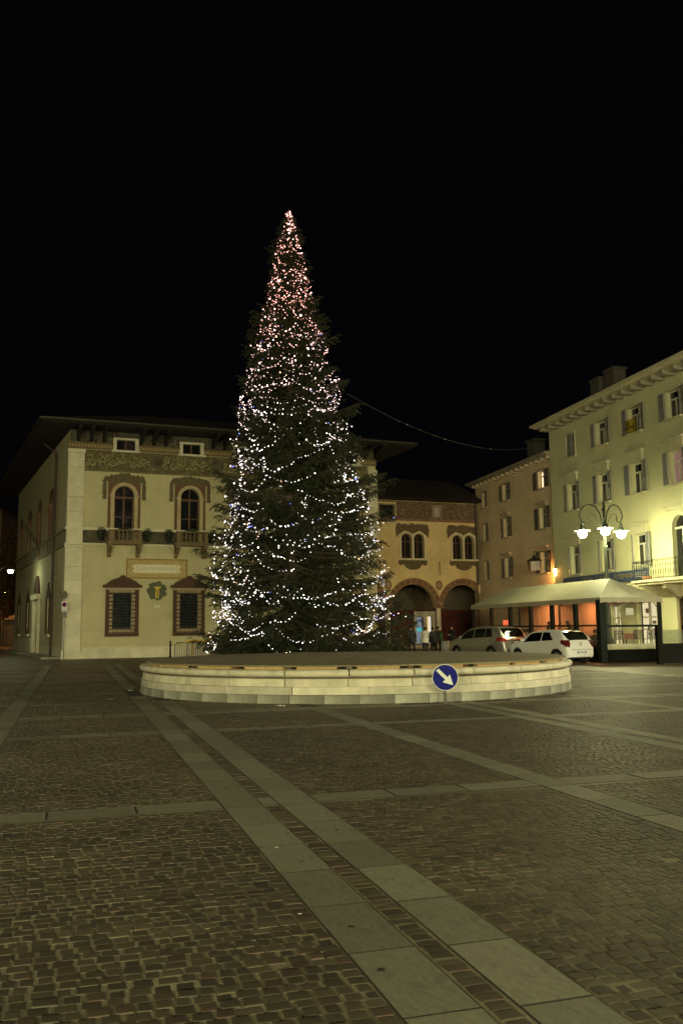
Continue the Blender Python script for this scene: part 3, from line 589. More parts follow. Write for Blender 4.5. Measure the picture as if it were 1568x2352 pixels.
for x in (3.82, 6.42):
    for z in (5.37, 5.69): MB().ball((x, -.065, z), .03, n=8, k=4).build('stud', M_iron, pq)
lob = []
for i in range(48):
    a = 2*math.pi*i/48; r_ = .50 + .12*abs(math.sin(3.5*a)) + .03*math.sin(11*a); lob.append((5.14 + r_*1.03*math.cos(a), 4.14 + r_*math.sin(a)))
coat = MB().prism(lob, -.10, .0).build('coat_of_arms', mat('arms_leaf', (.085, .095, .055), rough=.7, var=.35, scale=7, bump=.6, bscale=10), pal)
M_gold = mat('arms_gold', (.52, .36, .06), rough=.45, metal=.3, var=.3, scale=10)
MB().prism([(5.04, 3.72), (5.14, 3.66), (5.24, 3.72), (5.26, 4.02), (5.22, 4.22), (5.36, 4.34), (5.38, 4.42), (5.24, 4.40), (5.18, 4.34), (5.16, 4.44), (5.10, 4.44), (5.08, 4.34), (5.0, 4.42), (4.92, 4.38), (5.06, 4.22), (5.02, 4.02)], -.16, -.10).build('shield', M_gold, coat)
MB().prism([(5.12, 3.78), (5.16, 3.78), (5.17, 4.2), (5.11, 4.2)], -.17, -.161).build('shield_stripe', M_red, coat)
MB().box(4.95, 5.33, -.02, .0, 3.07, 3.25).build('small_plate', M_white, pal)
# eaves and roof
OV = 1.9
def eave_poly(ov):
    A = Vector((-.37, 0)); d = ML.to_3x3() @ Vector((-1, 0, 0)); d = Vector((d.x, d.y)).normalized(); nrm = ML.to_3x3() @ Vector((0, -1, 0)); nrm = Vector((nrm.x, nrm.y)).normalized()
    # intersection of offset lines
    p0 = A + nrm*ov; t = (-ov - p0.y) / d.y; c0 = p0 + d*t
    far = A + d*LL + nrm*ov + d*ov
    return [(c0.x, c0.y), (XR + ov + .4, -ov), (XR + ov + .4, 27), (far.x, far.y)]
ep = eave_poly(OV)
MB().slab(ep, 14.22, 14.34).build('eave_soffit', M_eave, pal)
b = MB(); top = eave_poly(OV + .08); cx, cy = sum(p[0] for p in top)/4, sum(p[1] for p in top)/4
rp = [(cx + (x - cx)*.35, cy + (y - cy)*.35, 17.4) for x, y in top]
b.add([(x, y, 14.345) for x, y in top] + [(x, y, 14.45) for x, y in top] + rp, [(0, 1, 5, 4), (1, 2, 6, 5), (2, 3, 7, 6), (3, 0, 4, 7), (4, 5, 9, 8), (5, 6, 10, 9), (6, 7, 11, 10), (7, 4, 8, 11), (8, 9, 10, 11), (3, 2, 1, 0)]); rf = b.build('roof', M_tile, pal)
MB().tube([(top[0][0], top[0][1] - .06, 14.42), (top[1][0], top[1][1] - .06, 14.42)], .07, 6).build('gutter', mat('gutter_copper', (.07, .06, .05), rough=.45, metal=.4), rf)
MB().tube([(top[0][0] - .06, top[0][1], 14.42), (top[3][0] - .06, top[3][1], 14.42)], .07, 6).build('gutter', MATS['gutter_copper'], rf)
me = MB().prism([(0, 0)], 0, 0).mesh if False else None
pr = [(-.02, 14.215), (-1.75, 14.215), (-1.72, 14.08), (-1.4, 13.98), (-.9, 13.9), (-.5, 13.7), (-.15, 13.55), (-.02, 13.5)]
v = [(-.09, y, z) for y, z in pr] + [(.09, y, z) for y, z in pr]; n = len(pr)
bm_ = MB().add(v, [tuple(range(n)), tuple(range(2*n - 1, n - 1, -1))] + [(i, i + n, (i+1) % n + n, (i+1) % n) for i in range(n)])
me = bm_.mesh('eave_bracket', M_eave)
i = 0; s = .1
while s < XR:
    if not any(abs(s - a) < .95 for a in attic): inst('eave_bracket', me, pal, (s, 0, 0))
    s += .78
# planters on the balconies (things standing there)
def leaf_clump(name, label, cat, loc, rx, rz_, m, group, n=260, lf=.06, rz0=0):
    U_ = rng.normal(size=(n, 3)); U_ /= np.linalg.norm(U_, axis=1)[:, None]; C_ = U_*rng.uniform(.6, 1.08, (n, 1))**.5*np.array([rx, rx, rz_])
    a = rng.normal(size=(n, 3)); a /= np.linalg.norm(a, axis=1)[:, None]; c = np.cross(a, U_); c /= np.linalg.norm(c, axis=1)[:, None] + 1e-9
    V = np.stack([C_ - a*lf, C_ - c*lf*.4, C_ + a*lf, C_ + c*lf*.4], 1).reshape(-1, 3); F = np.arange(n*4).reshape(-1, 4)
    t = thing(name, label, cat, loc, rz0, group)
    o = bpy.data.objects.new('foliage', raw_mesh('foliage', V, F, m)); COL.objects.link(o); o.parent = t
    MB().lathe([(rx*.45, -rz_*1.35), (rx*.6, -rz_*.8), (rx*.5, -rz_*.8)], 10).ball((0, 0, 0), rx*.6, rx*.6, rz_*.6, 8, 5).build('pot', M_iron, t)
    return t
M_box = mat('box_leaf', (.045, .06, .03), rough=.6, var=.4, scale=9)
def palw(s, y, z): c, s_ = math.cos(PA), math.sin(PA); return (-16.55 + s*c - y*s_, 54.96 + s*s_ + y*c, z)
wn_ = ['first balcony from the corner pilaster', 'second balcony from the corner pilaster']
for k, s in enumerate(win_s[:2]):
    for sd, t in ((-1, 'left'), (1, 'right')): leaf_clump('ball_shrub', f'clipped dark ball shrub at the {t} side of the {wn_[k]}', 'shrub', palw(s + sd*1.42, -.35, 7.72), .3, .36, M_box, 'ball shrubs by the balconies')
    leaf_clump('window_plant', f'low dark greenery along the rail of the {wn_[k]}', 'plant', palw(s, -.6, 7.95), .42, .16, M_box, 'plants on the balcony rails', 220)
# ================================================================ ARCADE BUILDING
AB = thing('arcade_house', 'ochre house with painted arches and twin windows right of the tree', 'building', (6.3, 66.0, 0), PA)
M_aw = mat('ochre_plaster', (.68, .55, .30), rough=.88, var=.14, scale=1.1, bump=.1, bscale=14, stain=.35, stain_c=(.36, .27, .13))
F_pink = fresco('fresco_pink', [(.30, .15, .09), (.40, .24, .14), (.25, .12, .07), (.36, .25, .15)], 5)
F_af = fresco('fresco_arcade_frieze', [(.09, .045, .035), (.26, .17, .12), (.11, .06, .045), (.36, .27, .18), (.15, .06, .045)], 3.4)
X0, X1 = -7.6, 4.22
arch_c = [-5.28, -1.15, 2.98]; bif = [-5.3, -1.18, 3.05]
hol = [(c - 1.75, min(c + 1.75, X1 - .02), 3.05, 4.8) for c in arch_c] + [(c - 2.065, min(c + 2.065, X1 - .02), .0, 3.05) for c in arch_c] + sum([[(c - .93, c - .08, 6.68, 8.52), (c + .08, c + .93, 6.68, 8.52)] for c in bif], []) + [(-3.8, -2.62, 9.42, 10.6), (.63, 1.2, 9.85, 10.55)]
b = MB(); wall_holes(b, X0, X1, 0, 11.0, hol, 0, .45)
for c in arch_c: spandrels(b, c, 1.75, 3.05, 4.8, 0, .45, 18)
for c in bif:
    for d in (-.505, .505): spandrels(b, c + d, .425, 8.1, 8.52, 0, .45, 10)
b.build('wall', M_aw, AB)
for c in arch_c:
    a1 = R(0) if c < 2 else R(46)
    a1 = 0 if c < 2 else 1.02
    MB().band(arc(c, 3.05, 2.2, math.pi, a1 if c > 2 else 0.0, 20), arc(c, 3.05, 1.76, math.pi, a1*.0 if c < 2 else .8, 20), -.05, .0).build('painted_arch', F_pink, AB)
    for k in range(13):
        a = R(172) - k*R(164)/12; x, z = c + 1.98*math.cos(a), 3.05 + 1.98*math.sin(a)
        if x < X1 - .2: inst('arch_ornament', MB().ball((0, 0, 0), .13, .03, .10, 8, 4).mesh('orn', M_blk) if k == 0 else me_orn, AB, (x, -.05, z), rot=(0, -(a - math.pi/2), 0))
        if k == 0: me_orn = MB().ball((0, 0, 0), .13, .03, .10, 8, 4).mesh('orn', F_gar)
for c in [(-5.28 - 1.15)/2, (-1.15 + 2.98)/2]:
    MB().lathe([(.27, 0), (.27, .18), (.2, .24), (.19, 2.75), (.23, 2.8), (.3, 2.95), (.3, 3.02)], 14, (c, .22, .4)).build('column', M_pst, AB, smooth=True)
    MB().box(c - .34, c + .34, -.08, .5, .0, .4).build('column_base', M_pst, AB)
    MB().prism([(c + .27*math.cos(a), 4.73 + .36*math.sin(a)) for a in np.linspace(0, 2*math.pi, 17)[:-1]], -.05, 0).build('medallion', F_pink, AB)
    MB().prism([(c + .15*math.cos(a), 4.73 + .23*math.sin(a)) for a in np.linspace(0, 2*math.pi, 17)[:-1]], -.07, -.051).build('medallion_bust', M_blk, AB)
for c in bif:
    b = MB()
    for d in (-.505, .505): b.band([(c + d - .57, 6.68)] + arc(c + d, 8.1, .57, math.pi, 0, 12) + [(c + d + .57, 6.68)], [(c + d - .425, 6.68)] + arc(c + d, 8.1, .425, math.pi, 0, 12) + [(c + d + .425, 6.68)], -.08 - .004*(d > 0), .03)
    wn = b.build('twin_window', M_pst, AB); MB().box(c - 1.22, c + 1.22, -.2, .1, 6.56, 6.675).build('sill', M_pst, wn)
    for d in (-.505, .505):
        MB().box(c + d - .425, c + d + .425, .3, .34, 6.68, 8.52).build('pane', M_glass, wn); MB().box(c + d - .03, c + d + .03, .24, .298, 6.68, 8.5).box(c + d - .42, c + d + .42, .24, .297, 7.9, 7.97).build('casement', M_wood, wn)
    rr = random.Random(int(c*7)); cr = [(c - 1.3, 8.2), (c - 1.38, 8.8)] + [(c - 1.3 + 2.6*i/12, 9.22 + rr.uniform(-.07, .1)) for i in range(13)] + [(c + 1.38, 8.8), (c + 1.3, 8.2), (c + 1.1, 8.45), (c + .6, 8.75), (c, 8.5), (c - .6, 8.75), (c - 1.1, 8.45)]
    cr = [(min(x, X1 - .03), z) for x, z in cr]
    MB().prism(cr, -.03, -.005).build('painted_crest', fresco('fresco_dark_' + str(c), [(.12, .065, .045), (.26, .20, .12), (.10, .05, .035), (.34, .27, .15)], 7), AB)
    cb = [(c - 1.15, 6.55), (c - 1.2, 6.3), (c - 1.0, 6.15), (c - .75, 6.25), (c - .55, 5.98), (c - .2, 5.85), (c + .2, 5.85), (c + .55, 5.98), (c + .75, 6.25), (c + 1.0, 6.15), (c + 1.2, 6.3), (c + 1.15, 6.55)]
    MB().prism([(min(x, X1 - .03), z) for x, z in cb], -.03, -.004).build('painted_corbel', F_gar, AB)
b = MB(); wall_holes(b, X0, X1 - .03, 9.62, 10.92, [(-3.95, -2.45, 9.3, 10.8), (.5, 1.33, 9.75, 10.68)], -.02, .02); b.build('painted_frieze', F_af, AB)
MB().box(X0, X1 - .03, -.05, .0, 9.45, 9.61).build('frieze_moulding', F_pink, AB)
for a, c, z0, z1, m in ((-3.8, -2.62, 9.42, 10.6, M_glass), (.63, 1.2, 9.85, 10.55, mat('pale_blind', (.4, .38, .33)))):
    wn = MB().band([(a - .1, z0 - .1), (a - .1, z1 + .08), (c + .1, z1 + .08), (c + .1, z0 - .1), (a - .1, z0 - .1)], [(a, z0), (a, z1), (c, z1), (c, z0), (a, z0)], -.05, .05).build('attic_window', mat('grey_trim', (.25, .22, .17)), AB)
    MB().box(a, c, .2, .25, z0, z1).build('pane', m, wn)
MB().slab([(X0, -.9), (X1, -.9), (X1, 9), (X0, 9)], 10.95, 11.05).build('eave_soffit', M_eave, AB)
b = MB(); b.add([(X0, -1, 11.055), (X1 + .3, -1, 11.055), (X1 + .3, 4, 13.3), (X0, 4, 13.3), (X0, 9, 11.055), (X1 + .3, 9, 11.055)], [(0, 1, 2, 3), (3, 2, 5, 4), (0, 3, 4), (1, 5, 2), (0, 4, 5, 1)]); b.build('roof', M_tile, AB)
MB().tube([(X1 - .1, -.1, 0), (X1 - .1, -.1, 10.9)], .06, 8).build('downpipe', MATS['pipe_brown'], AB)
MB().tube([(1.0, -.04, 5.5), (1.0, -.06, 6.4)], .025, 5).ball((1.0, -.06, 6.42), .05, n=6, k=4).build('wall_iron', M_iron, AB)
# arcade inside
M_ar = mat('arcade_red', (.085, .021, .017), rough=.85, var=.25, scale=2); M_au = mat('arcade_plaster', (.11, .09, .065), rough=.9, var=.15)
MB().box(X0, X1, -.4, 4.6, -.02, .4).build('arcade_floor', mat('arcade_step', (.4, .36, .28), rough=.8), AB)
bd = 4.2; dr = [(1.05, 1.62, .4, 2.45), (1.98, 2.42, .4, 2.5)]
b = MB(); wall_holes(b, X0, X1 + 3, .4, 3.0, dr, bd, .3); b.build('back_wall', M_ar, AB)
MB().box(X0, X1 + 3, bd, bd + .1, 3.001, 6).build('back_wall_upper', M_au, AB)
MB().box(X0, X1, .46, bd, 5.2, 5.3).build('arcade_ceiling', M_au, AB)
for c in [(-5.28 - 1.15)/2, (-1.15 + 2.98)/2]:
    o1 = [(y, z) for y, z in arc(2.3, 3.2, 1.95, math.pi, 0, 12)]; b = MB(Matrix.Translation((c, 0, 0)) @ Matrix.Rotation(math.pi/2, 4, 'Z')); b.band([(y, z + .22) for y, z in o1], o1, -.2, .2); b.build('vault_rib', M_au, AB)
b = MB(); b.box(.85, 1.04, bd - .05, bd, .4, 2.9).box(1.63, 1.97, bd - .05, bd, .4, 2.9).box(2.43, 2.68, bd - .05, bd, .4, 2.9).box(1.04, 1.63, bd - .05, bd, 2.46, 2.9).box(1.97, 2.43, bd - .05, bd, 2.51, 2.9); sf = b.build('shop_doorway', M_white, AB)
MB().box(1.05, 1.62, bd + .2, bd + .24, .4, 2.44).build('lit_shop_window', emit('shop_light_blue', (.5, .62, .7), .32), sf); MB().box(1.06, 1.61, bd + .16, bd + .19, 1.35, 1.62).build('cyan_strip', emit('shop_cyan', (.12, .75, .75), .6), sf)
MB().box(1.98, 2.2, bd + .2, bd + .24, .4, 2.49).build('lit_doorway', emit('shop_light_warm', (1, .62, .2), .85), sf); MB().box(2.205, 2.42, bd + .2, bd + .24, .4, 2.49).build('lit_doorway', emit('shop_light_pale', (1, .9, .75), .8), sf)
# ================================================================ RIGHT ROW: pink house and green house
RA = math.atan2(-.970, .242); RO = (10.38, 67.6)
def roww(s, y, z):
    c, s_ = math.cos(RA), math.sin(RA); return (RO[0] + s*c - y*s_, RO[1] + s*s_ + y*c, z)
pk = thing('pink_house', 'faded pink house with grey shutters between arcade and green house', 'building', RO + (0,), RA)
gr = thing('green_house', 'tall pale green house with shuttered windows and bracketed eaves on the right', 'building', RO + (0,), RA)
M_pk = mat('pink_plaster', (.72, .57, .39), rough=.88, var=.14, scale=.9, bump=.1, bscale=15, stain=.4, stain_c=(.55, .42, .29))
M_gn = mat('green_plaster', (.60, .59, .38), rough=.88, var=.08, scale=.8, bump=.08, bscale=15, stain=.5, stain_c=(.42, .41, .26))
M_shp = mat('shutter_grey_brown', (.11, .10, .085), rough=.7, var=.2, scale=5, rand=.15); M_shg = mat('shutter_grey', (.235, .235, .25), rough=.65, var=.12, scale=5, rand=.08)
M_fr = mat('window_paint', (.62, .60, .50), rough=.55, var=.06)
E_win = emit('lit_room', (1, .72, .42), 1.5); E_win2 = emit('lit_room_dim', (1, .55, .42), .22)
def shutter_mesh(wd, ht, m, key, cache={}):
    k = (key, round(wd, 2), round(ht, 2))
    if k not in cache:
        b = MB(); fw_ = .05; b.box(0, fw_, -.025, .025, 0, ht).box(wd - fw_, wd, -.025, .025, 0, ht).box(fw_, wd - fw_, -.025, .025, 0, fw_).box(fw_, wd - fw_, -.025, .025, ht - fw_, ht).box(fw_, wd - fw_, -.025, .025, ht*.5 - .03, ht*.5 + .03)
        n = int(ht/.075)
        for i in range(n):
            z = fw_ + (ht - 2*fw_)*(i + .5)/n; b.add([(fw_, -.02, z - .025), (wd - fw_, -.02, z - .025), (wd - fw_, .018, z + .025), (fw_, .018, z + .025)], [(0, 1, 2, 3)])
        cache[k] = b.mesh('shutter', m)
    return cache[k]
def shut_win(par, s, z0, z1, hw, sw, ms, key, hood=None, trim=None, lit=None, M_trim=None, half=None, sill=.12, shut=(1, 1), y0=0., ang=(6, 6)):
    """window in a hole that already exists in the wall: trim, frame, panes, sill, hood, two open shutters"""
    b = MB(); t = .13
    b.band([(s - hw - t, z0), (s - hw - t, z1 + t), (s + hw + t, z1 + t), (s + hw + t, z0)], [(s - hw, z0), (s - hw, z1), (s + hw, z1), (s + hw, z0)], y0 - .035, y0 + .02); wn = b.build('window', M_trim or M_fr, par)
    yy = y0 + .2; ztr = z1 - (z1 - z0)*.3
    b = MB(); b.box(s - hw, s - hw + .08, yy, yy + .07, z0, z1).box(s + hw - .08, s + hw, yy, yy + .07, z0, z1).box(s - .06, s + .06, yy, yy + .07, z0, ztr - .04).box(s - hw + .08, s + hw - .08, yy, yy + .072, ztr - .04, ztr + .04).box(s - hw + .08, s + hw - .08, yy, yy + .07, z1 - .07, z1).box(s - hw + .08, s + hw - .08, yy, yy + .07, z0, z0 + .08); b.build('casement', M_fr, wn)
    for a, c, d, e in ((s - hw + .08, s - .06, z0 + .08, ztr - .04), (s + .06, s + hw - .08, z0 + .08, ztr - .04), (s - hw + .08, s + hw - .08, ztr + .04, z1 - .07)):
        MB().box(a, c, yy + .03, yy + .05, d, e).build('pane', lit if lit and (half is None or (a > s) == half) else M_glass, wn)
    MB().box(s - hw - .2, s + hw + .2, y0 - sill, y0 + .05, z0 - .1, z0 - .003).build('sill', M_trim or M_fr, wn)
    if hood: MB().box(s - hw - .16, s + hw + .16, y0 - .08, y0 + .02, z1 + t + .01, z1 + hood - .13).box(s - hw - .24, s + hw + .24, y0 - .17, y0 + .02, z1 + hood - .125, z1 + hood - .05).box(s - hw - .32, s + hw + .32, y0 - .25, y0 + .02, z1 + hood - .045, z1 + hood).build('hood', M_trim or M_fr, wn)
    for k, sd in enumerate((-1, 1)):
        if not shut[k]: continue
        me = shutter_mesh(sw, z1 - z0, ms, key); x = s + sd*(hw + .10)
        inst('shutter', me, par, (x, y0 - .075, z0), rz=(R(180 - ang[0] + random.uniform(-4, 4)) if sd < 0 else R(-ang[1] + random.uniform(-4, 4))))
PKH = []; pcols = [(1.3, .32, .32), (5.1, .42, .66), (10.7, .42, .66)]; prow = [(5.05, 6.42), (7.88, 9.25), (10.5, 11.65)]
for s, hw, sw in pcols:
    for z0, z1 in prow: PKH.append((s - hw, s + hw, z0, z1))
b = MB(); wall_holes(b, -.3, 12.62, 0, 12.45, PKH + [(.8, 1.65, 3.28, 3.76)], 0, .3); b.build('wall', M_pk, pk)
MB().box(.8, 1.65, .2, .24, 3.28, 3.76).build('small_window', M_glass, pk)
M_tp = mat('pink_trim', (.46, .38, .28), rough=.8)
for i, (s, hw, sw) in enumerate(pcols):
    for j, (z0, z1) in enumerate(prow): shut_win(pk, s, z0, z1, hw, sw, M_shp, 'p', hood=(.34 if j < 2 and i > 0 else None), M_trim=M_tp, lit=(E_win if (i == 2 and j == 2) else None), half=False, shut=(1, 1) if i else (0, 1))
MB().box(-.6, 12.62, -.55, .0, 12.32, 12.42).box(-.6, 12.62, -.72, 0, 12.425, 12.55).build('cornice', mat('pink_cornice', (.28, .25, .2), rough=.85), pk)
me = MB().box(-.11, .11, -.5, 0, 12.12, 12.315).mesh('cornice_bracket', M_tp)
for i in range(17): inst('cornice_bracket', me, pk, (.2 + i*.76, 0, 0))
MB().add([(-.8, -.75, 12.555), (12.63, -.75, 12.555), (12.63, 4.5, 14.6), (-.8, 4.5, 14.6), (-.8, 9, 12.555), (12.63, 9, 12.555)], [(0, 1, 2, 3), (3, 2, 5, 4), (0, 3, 4), (1, 5, 2), (0, 4, 5, 1)]).build('roof', M_tile, pk)
MB().box(6.4, 7.5, 1.2, 2.0, 12.6, 14.4).box(6.3, 7.6, 1.1, 2.1, 14.401, 14.55).build('chimney', mat('chimney_plaster', (.11, .095, .08), rough=.9), pk)
MB().box(-.3, 12.62, -.02, 0, 0, .5).build('plinth', M_tp, pk)
# ---- green house
gcols = [15.25, 18.75, 22.1, 25.55, 29.0]; GHW = .52; y0g = -.3
grow = [(4.66, 6.34), (8.46, 10.08), (11.7, 13.08)]
GH = [(s - GHW, s + GHW, z0, z1) for s in gcols for z0, z1 in grow if not (s == 25.55 and z0 < 5)]
GH += [(24.95, 26.15, 3.95, 6.9)]
shop = [(14.6, 16.2, .55, 3.0), (18.8, 19.85, .55, 2.75), (21.45, 23.2, .55, 2.9), (24.9, 26.3, .1, 3.0)]
b = MB(); wall_holes(b, 12.6, 32, 0, 14.0, GH + shop, y0g, .34); b.add([(12.6, y0g, 0), (12.6, 1, 0), (12.6, 1, 14), (12.6, y0g, 14)], [(0, 1, 2, 3)])
spandrels(b, 25.55, .6, 6.3, 6.9, y0g, .34); b.build('wall', M_gn, gr)
M_tg = mat('green_trim', (.56, .53, .38), rough=.8, var=.08)
for i, s in enumerate(gcols):
    for j, (z0, z1) in enumerate(grow):
        if i == 3 and j == 0: continue
        sh = (1, 1); lit = None
        if i == 0 and j == 2: sh = (0, 0)
        if i == 3 and j == 1: lit = E_win2
        shut_win(gr, s, z0, z1, GHW, .5, M_shg, 'g', hood=(.62 if j == 1 else (.55 if j == 0 and i != 4 else None)), M_trim=M_tg, lit=lit, shut=sh, y0=y0g, ang=((18, 18) if j == 0 else (8, 8)))
# closed shutter in the corner window of the top floor
inst('shutter', shutter_mesh(.5, 1.38, M_shg, 'g'), gr, (gcols[0] - GHW, y0g + .05, 11.7)); inst('shutter', shutter_mesh(.5, 1.38, M_shg, 'g'), gr, (gcols[0] + .02, y0g + .10, 11.7), rz=R(50))
# arched balcony door
b = MB(); s = 25.55; b.band([(s - .82, 3.95)] + arc(s, 6.3, .82, math.pi, 0, 14) + [(s + .82, 3.95)], [(s - .6, 3.95)] + arc(s, 6.3, .6, math.pi, 0, 14) + [(s + .6, 3.95)], y0g - .06, y0g + .03); wn = b.build('balcony_door', M_tg, gr)
MB().box(s - .95, s + .95, y0g - .16, y0g, 7.18, 7.3).box(s - 1.05, s + 1.05, y0g - .24, y0g, 7.305, 7.42).build('hood', M_tg, wn); MB().box(s - .6, s + .6, y0g + .2, y0g + .25, 3.95, 6.9).build('pane', M_glass, wn); MB().box(s - .05, s + .05, y0g + .14, y0g + .198, 3.95, 6.3).box(s - .6, s + .6, y0g + .14, y0g + .197, 6.25, 6.35).build('casement', M_fr, wn)
# balcony with wrought iron railing
b = MB(); b.box(22.75, 28.4, y0g - 1.05, y0g, 3.72, 3.84).box(22.85, 28.4, y0g - .95, y0g, 3.6, 3.715); bal = b.build('balcony', M_tg, gr)
for x in (23.2, 25.2, 27.4):
    pr = [(0, 3.595), (-.85, 3.595), (-.8, 3.4), (-.5, 3.3), (-.2, 3.0), (0, 2.9)]; v = [(x - .13, y0g + y, z) for y, z in pr] + [(x + .13, y0g + y, z) for y, z in pr]; n = len(pr)
    MB().add(v, [tuple(range(n)), tuple(range(2*n - 1, n - 1, -1))] + [(i, i + n, (i+1) % n + n, (i+1) % n) for i in range(n)]).build('bracket', M_tg, bal)
def scroll_rail(x0, x1, y, along='x'):
    b = MB(); put = (lambda t, z: (t, y, z)) if along == 'x' else (lambda t, z: (y, t, z))
    for z in (3.9, 4.72, 4.78): b.tube([put(x0, z), put(x1, z)], .014, 4)
    n = int((x1 - x0)/.2)
    for i in range(n + 1):
        t = x0 + (x1 - x0)*i/n; b.tube([put(t, 3.84), put(t, 4.78)], .009, 4, caps=False)
        if i < n:
            c = t + .1; b.tube([put(c + .075*math.cos(q), 4.5 + .11*math.sin(q)) for q in np.linspace(0, 2*math.pi, 9)], .008, 4, caps=False); b.tube([put(c + .075*math.cos(q), 4.18 + .16*math.sin(q)) for q in np.linspace(0, 2*math.pi, 9)], .008, 4, caps=False)
    return b
scroll_rail(22.82, 28.3, y0g - 1.0).build('railing', M_iron, bal); scroll_rail(y0g - 1.0, y0g - .05, 22.82, 'y').build('side_railing', M_iron, bal)
MB().box(23.5, 23.9, y0g - .9, y0g - .6, 3.85, 4.05).build('flower_box', mat('terracotta', (.3, .14, .08)), bal)
# cornice, brackets, roof, chimneys
MB().box(12.3, 32, y0g - .9, y0g, 13.98, 14.08).box(12.1, 32, y0g - 1.08, y0g, 14.085, 14.22).build('cornice', M_tg, gr)
me = MB().box(-.16, .16, y0g - .75, y0g, 13.74, 13.975).mesh('cornice_bracket', mat('cornice_bracket', (.27, .255, .19), rough=.85))
for i in range(21): inst('cornice_bracket', me, gr, (12.9 + i*.92, 0, 0))
MB().add([(12.0, y0g - 1.12, 14.225), (32, y0g - 1.12, 14.225), (32, 5, 16.2), (12.0, 5, 16.2), (12.0, 10, 14.225), (32, 10, 14.225)], [(0, 1, 2, 3), (3, 2, 5, 4), (0, 3, 4), (1, 5, 2), (0, 4, 5, 1)]).build('roof', M_tile, gr)
for x, zz in ((15.8, 16.45), (17.45, 16.6)): MB().box(x - .5, x + .5, 1.2, 2.0, 14.5, zz - .15).box(x - .57, x + .57, 1.13, 2.07, zz - .149, zz).build('chimney', MATS['chimney_plaster'], gr)
# blue sign band
M_blue = mat('sign_band_blue', (.055, .085, .19), rough=.5, var=.1)
sb = MB().box(13.9, 22.75, y0g - .14, y0g - .005, 3.93, 4.49).build('sign_band', M_blue, gr)
M_gl = mat('sign_gold', (.32, .25, .10), rough=.4, metal=.4)
text("ROSMINI", .40, M_gl, sb, (20.55, y0g - .148, 4.21), sx=1.18, depth=.008)
text("CAFFE'", .40, M_gl, sb, (18.42, y0g - .148, 4.21), sx=1.12, depth=.008)
text('GRAN', .40, M_gl, sb, (16.75, y0g - .148, 4.21), sx=1.12, depth=.008)
for z in (4.12, 4.22, 4.32): MB().box(21.7, 22.72, y0g - .146, y0g - .141, z - .018, z + .018).build('stripe', mat('sign_stripe', (.6, .6, .55)), sb)
# moulding over the shops, shop fronts
MB().box(16, 24.2, y0g - .1, y0g, 3.45, 3.55).box(16, 24.2, y0g - .05, y0g, 3.2, 3.449).build('shop_moulding', M_tg, gr)
E_shop = emit('shop_lit', (1, .90, .66), 1.7); E_shop2 = emit('shop_lit_warm', (1, .6, .3), 1.0)
for k, (a, c, z0, z1) in enumerate(shop):
    fr = MB(); fr.box(a, a + .09, y0g + .15, y0g + .25, z0, z1).box(c - .09, c, y0g + .15, y0g + .25, z0, z1).box(a + .09, c - .09, y0g + .15, y0g + .25, z1 - .1, z1).box((a + c)/2 - .05, (a + c)/2 + .05, y0g + .15, y0g + .25, z0, z1 - .1).box(a + .09, c - .09, y0g + .15, y0g + .249, z0 + 1.45, z0 + 1.52)
    sf = fr.build('shop_front', M_fr if k != 3 else M_wood, gr)
    MB().box(a + .09, c - .09, y0g + .17, y0g + .185, z0, z1 - .1).build('pane', clear_sheet('shop_pane%d' % k, gloss=.08, milky=.02) if k != 3 else M_glass, sf)
    if k != 3:
        MB().box(a - 1.4, c + .1, y0g + .60, y0g + .65, z0 - .1, z1 + .2).build('lit_interior', E_shop if k else E_shop2, sf)
        rr = random.Random(k); b = MB()
        for i in range(9):
            x = rr.uniform(a - .8, c); z = z0 + rr.uniform(.1, 1.9); b.box(x - .1, x + .1, y0g + .46, y0g + .55, z, z + rr.uniform(.12, .35))
        b.box(a - .8, c - .1, y0g + .42, y0g + .58, z0 + .85, z0 + .9); b.build('shop_display', mat('goods', (.25, .12, .08), rand=.3), sf)
# shop awning
aw = thing('shop_awning', 'rolled cream shop awning with red lettering under the blue sign band', 'awning', roww(22.3, y0g, 0), RA)
MB().box(-1.25, 1.25, -.75, -.05, 3.22, 3.3).build('hood', mat('awning_cream', (.6, .55, .4)), aw); MB().box(-1.2, 1.2, -.78, -.755, 3.0, 3.3).build('valance', MATS['awning_cream'], aw)
text('PASTICCERIA', .2, mat('awning_red', (.5, .06, .04)), aw, (.1, -.782, 3.13), depth=.003); MB().tube([(1.22, -.75, 3.2), (1.35, -.1, 2.35)], .025, 6).build('arm', M_iron, aw)
# yellow banner
bn = thing('banner', 'yellow sale banner hanging under a top floor window of the green house', 'banner', roww(22.05, y0g - .16, 0), RA)
b = MB(); nn = 12
for i in range(nn):
    x0, x1 = -.52 + 1.04*i/nn, -.52 + 1.04*(i+1)/nn; f_ = lambda x: .03*math.sin(x*9)
    b.add([(x0, f_(x0), 11.72), (x1, f_(x1), 11.72), (x1, f_(x1), 12.42), (x0, f_(x0), 12.42)], [(0, 1, 2, 3)])
b.build('cloth', mat('banner_yellow', (.36, .29, .03), rough=.7), bn); M_bk = mat('banner_ink', (.02, .018, .015))
text('VENDESI', .24, M_bk, bn, (0, -.045, 11.95), depth=.002); MB().band(arc(-.18, 12.18, .14, math.pi, 0, 10), arc(-.18, 12.18, .1, math.pi, 0, 10), -.045, -.038).box(-.3, -.06, -.045, -.038, 12.12, 12.16).build('emblem', M_bk, bn)
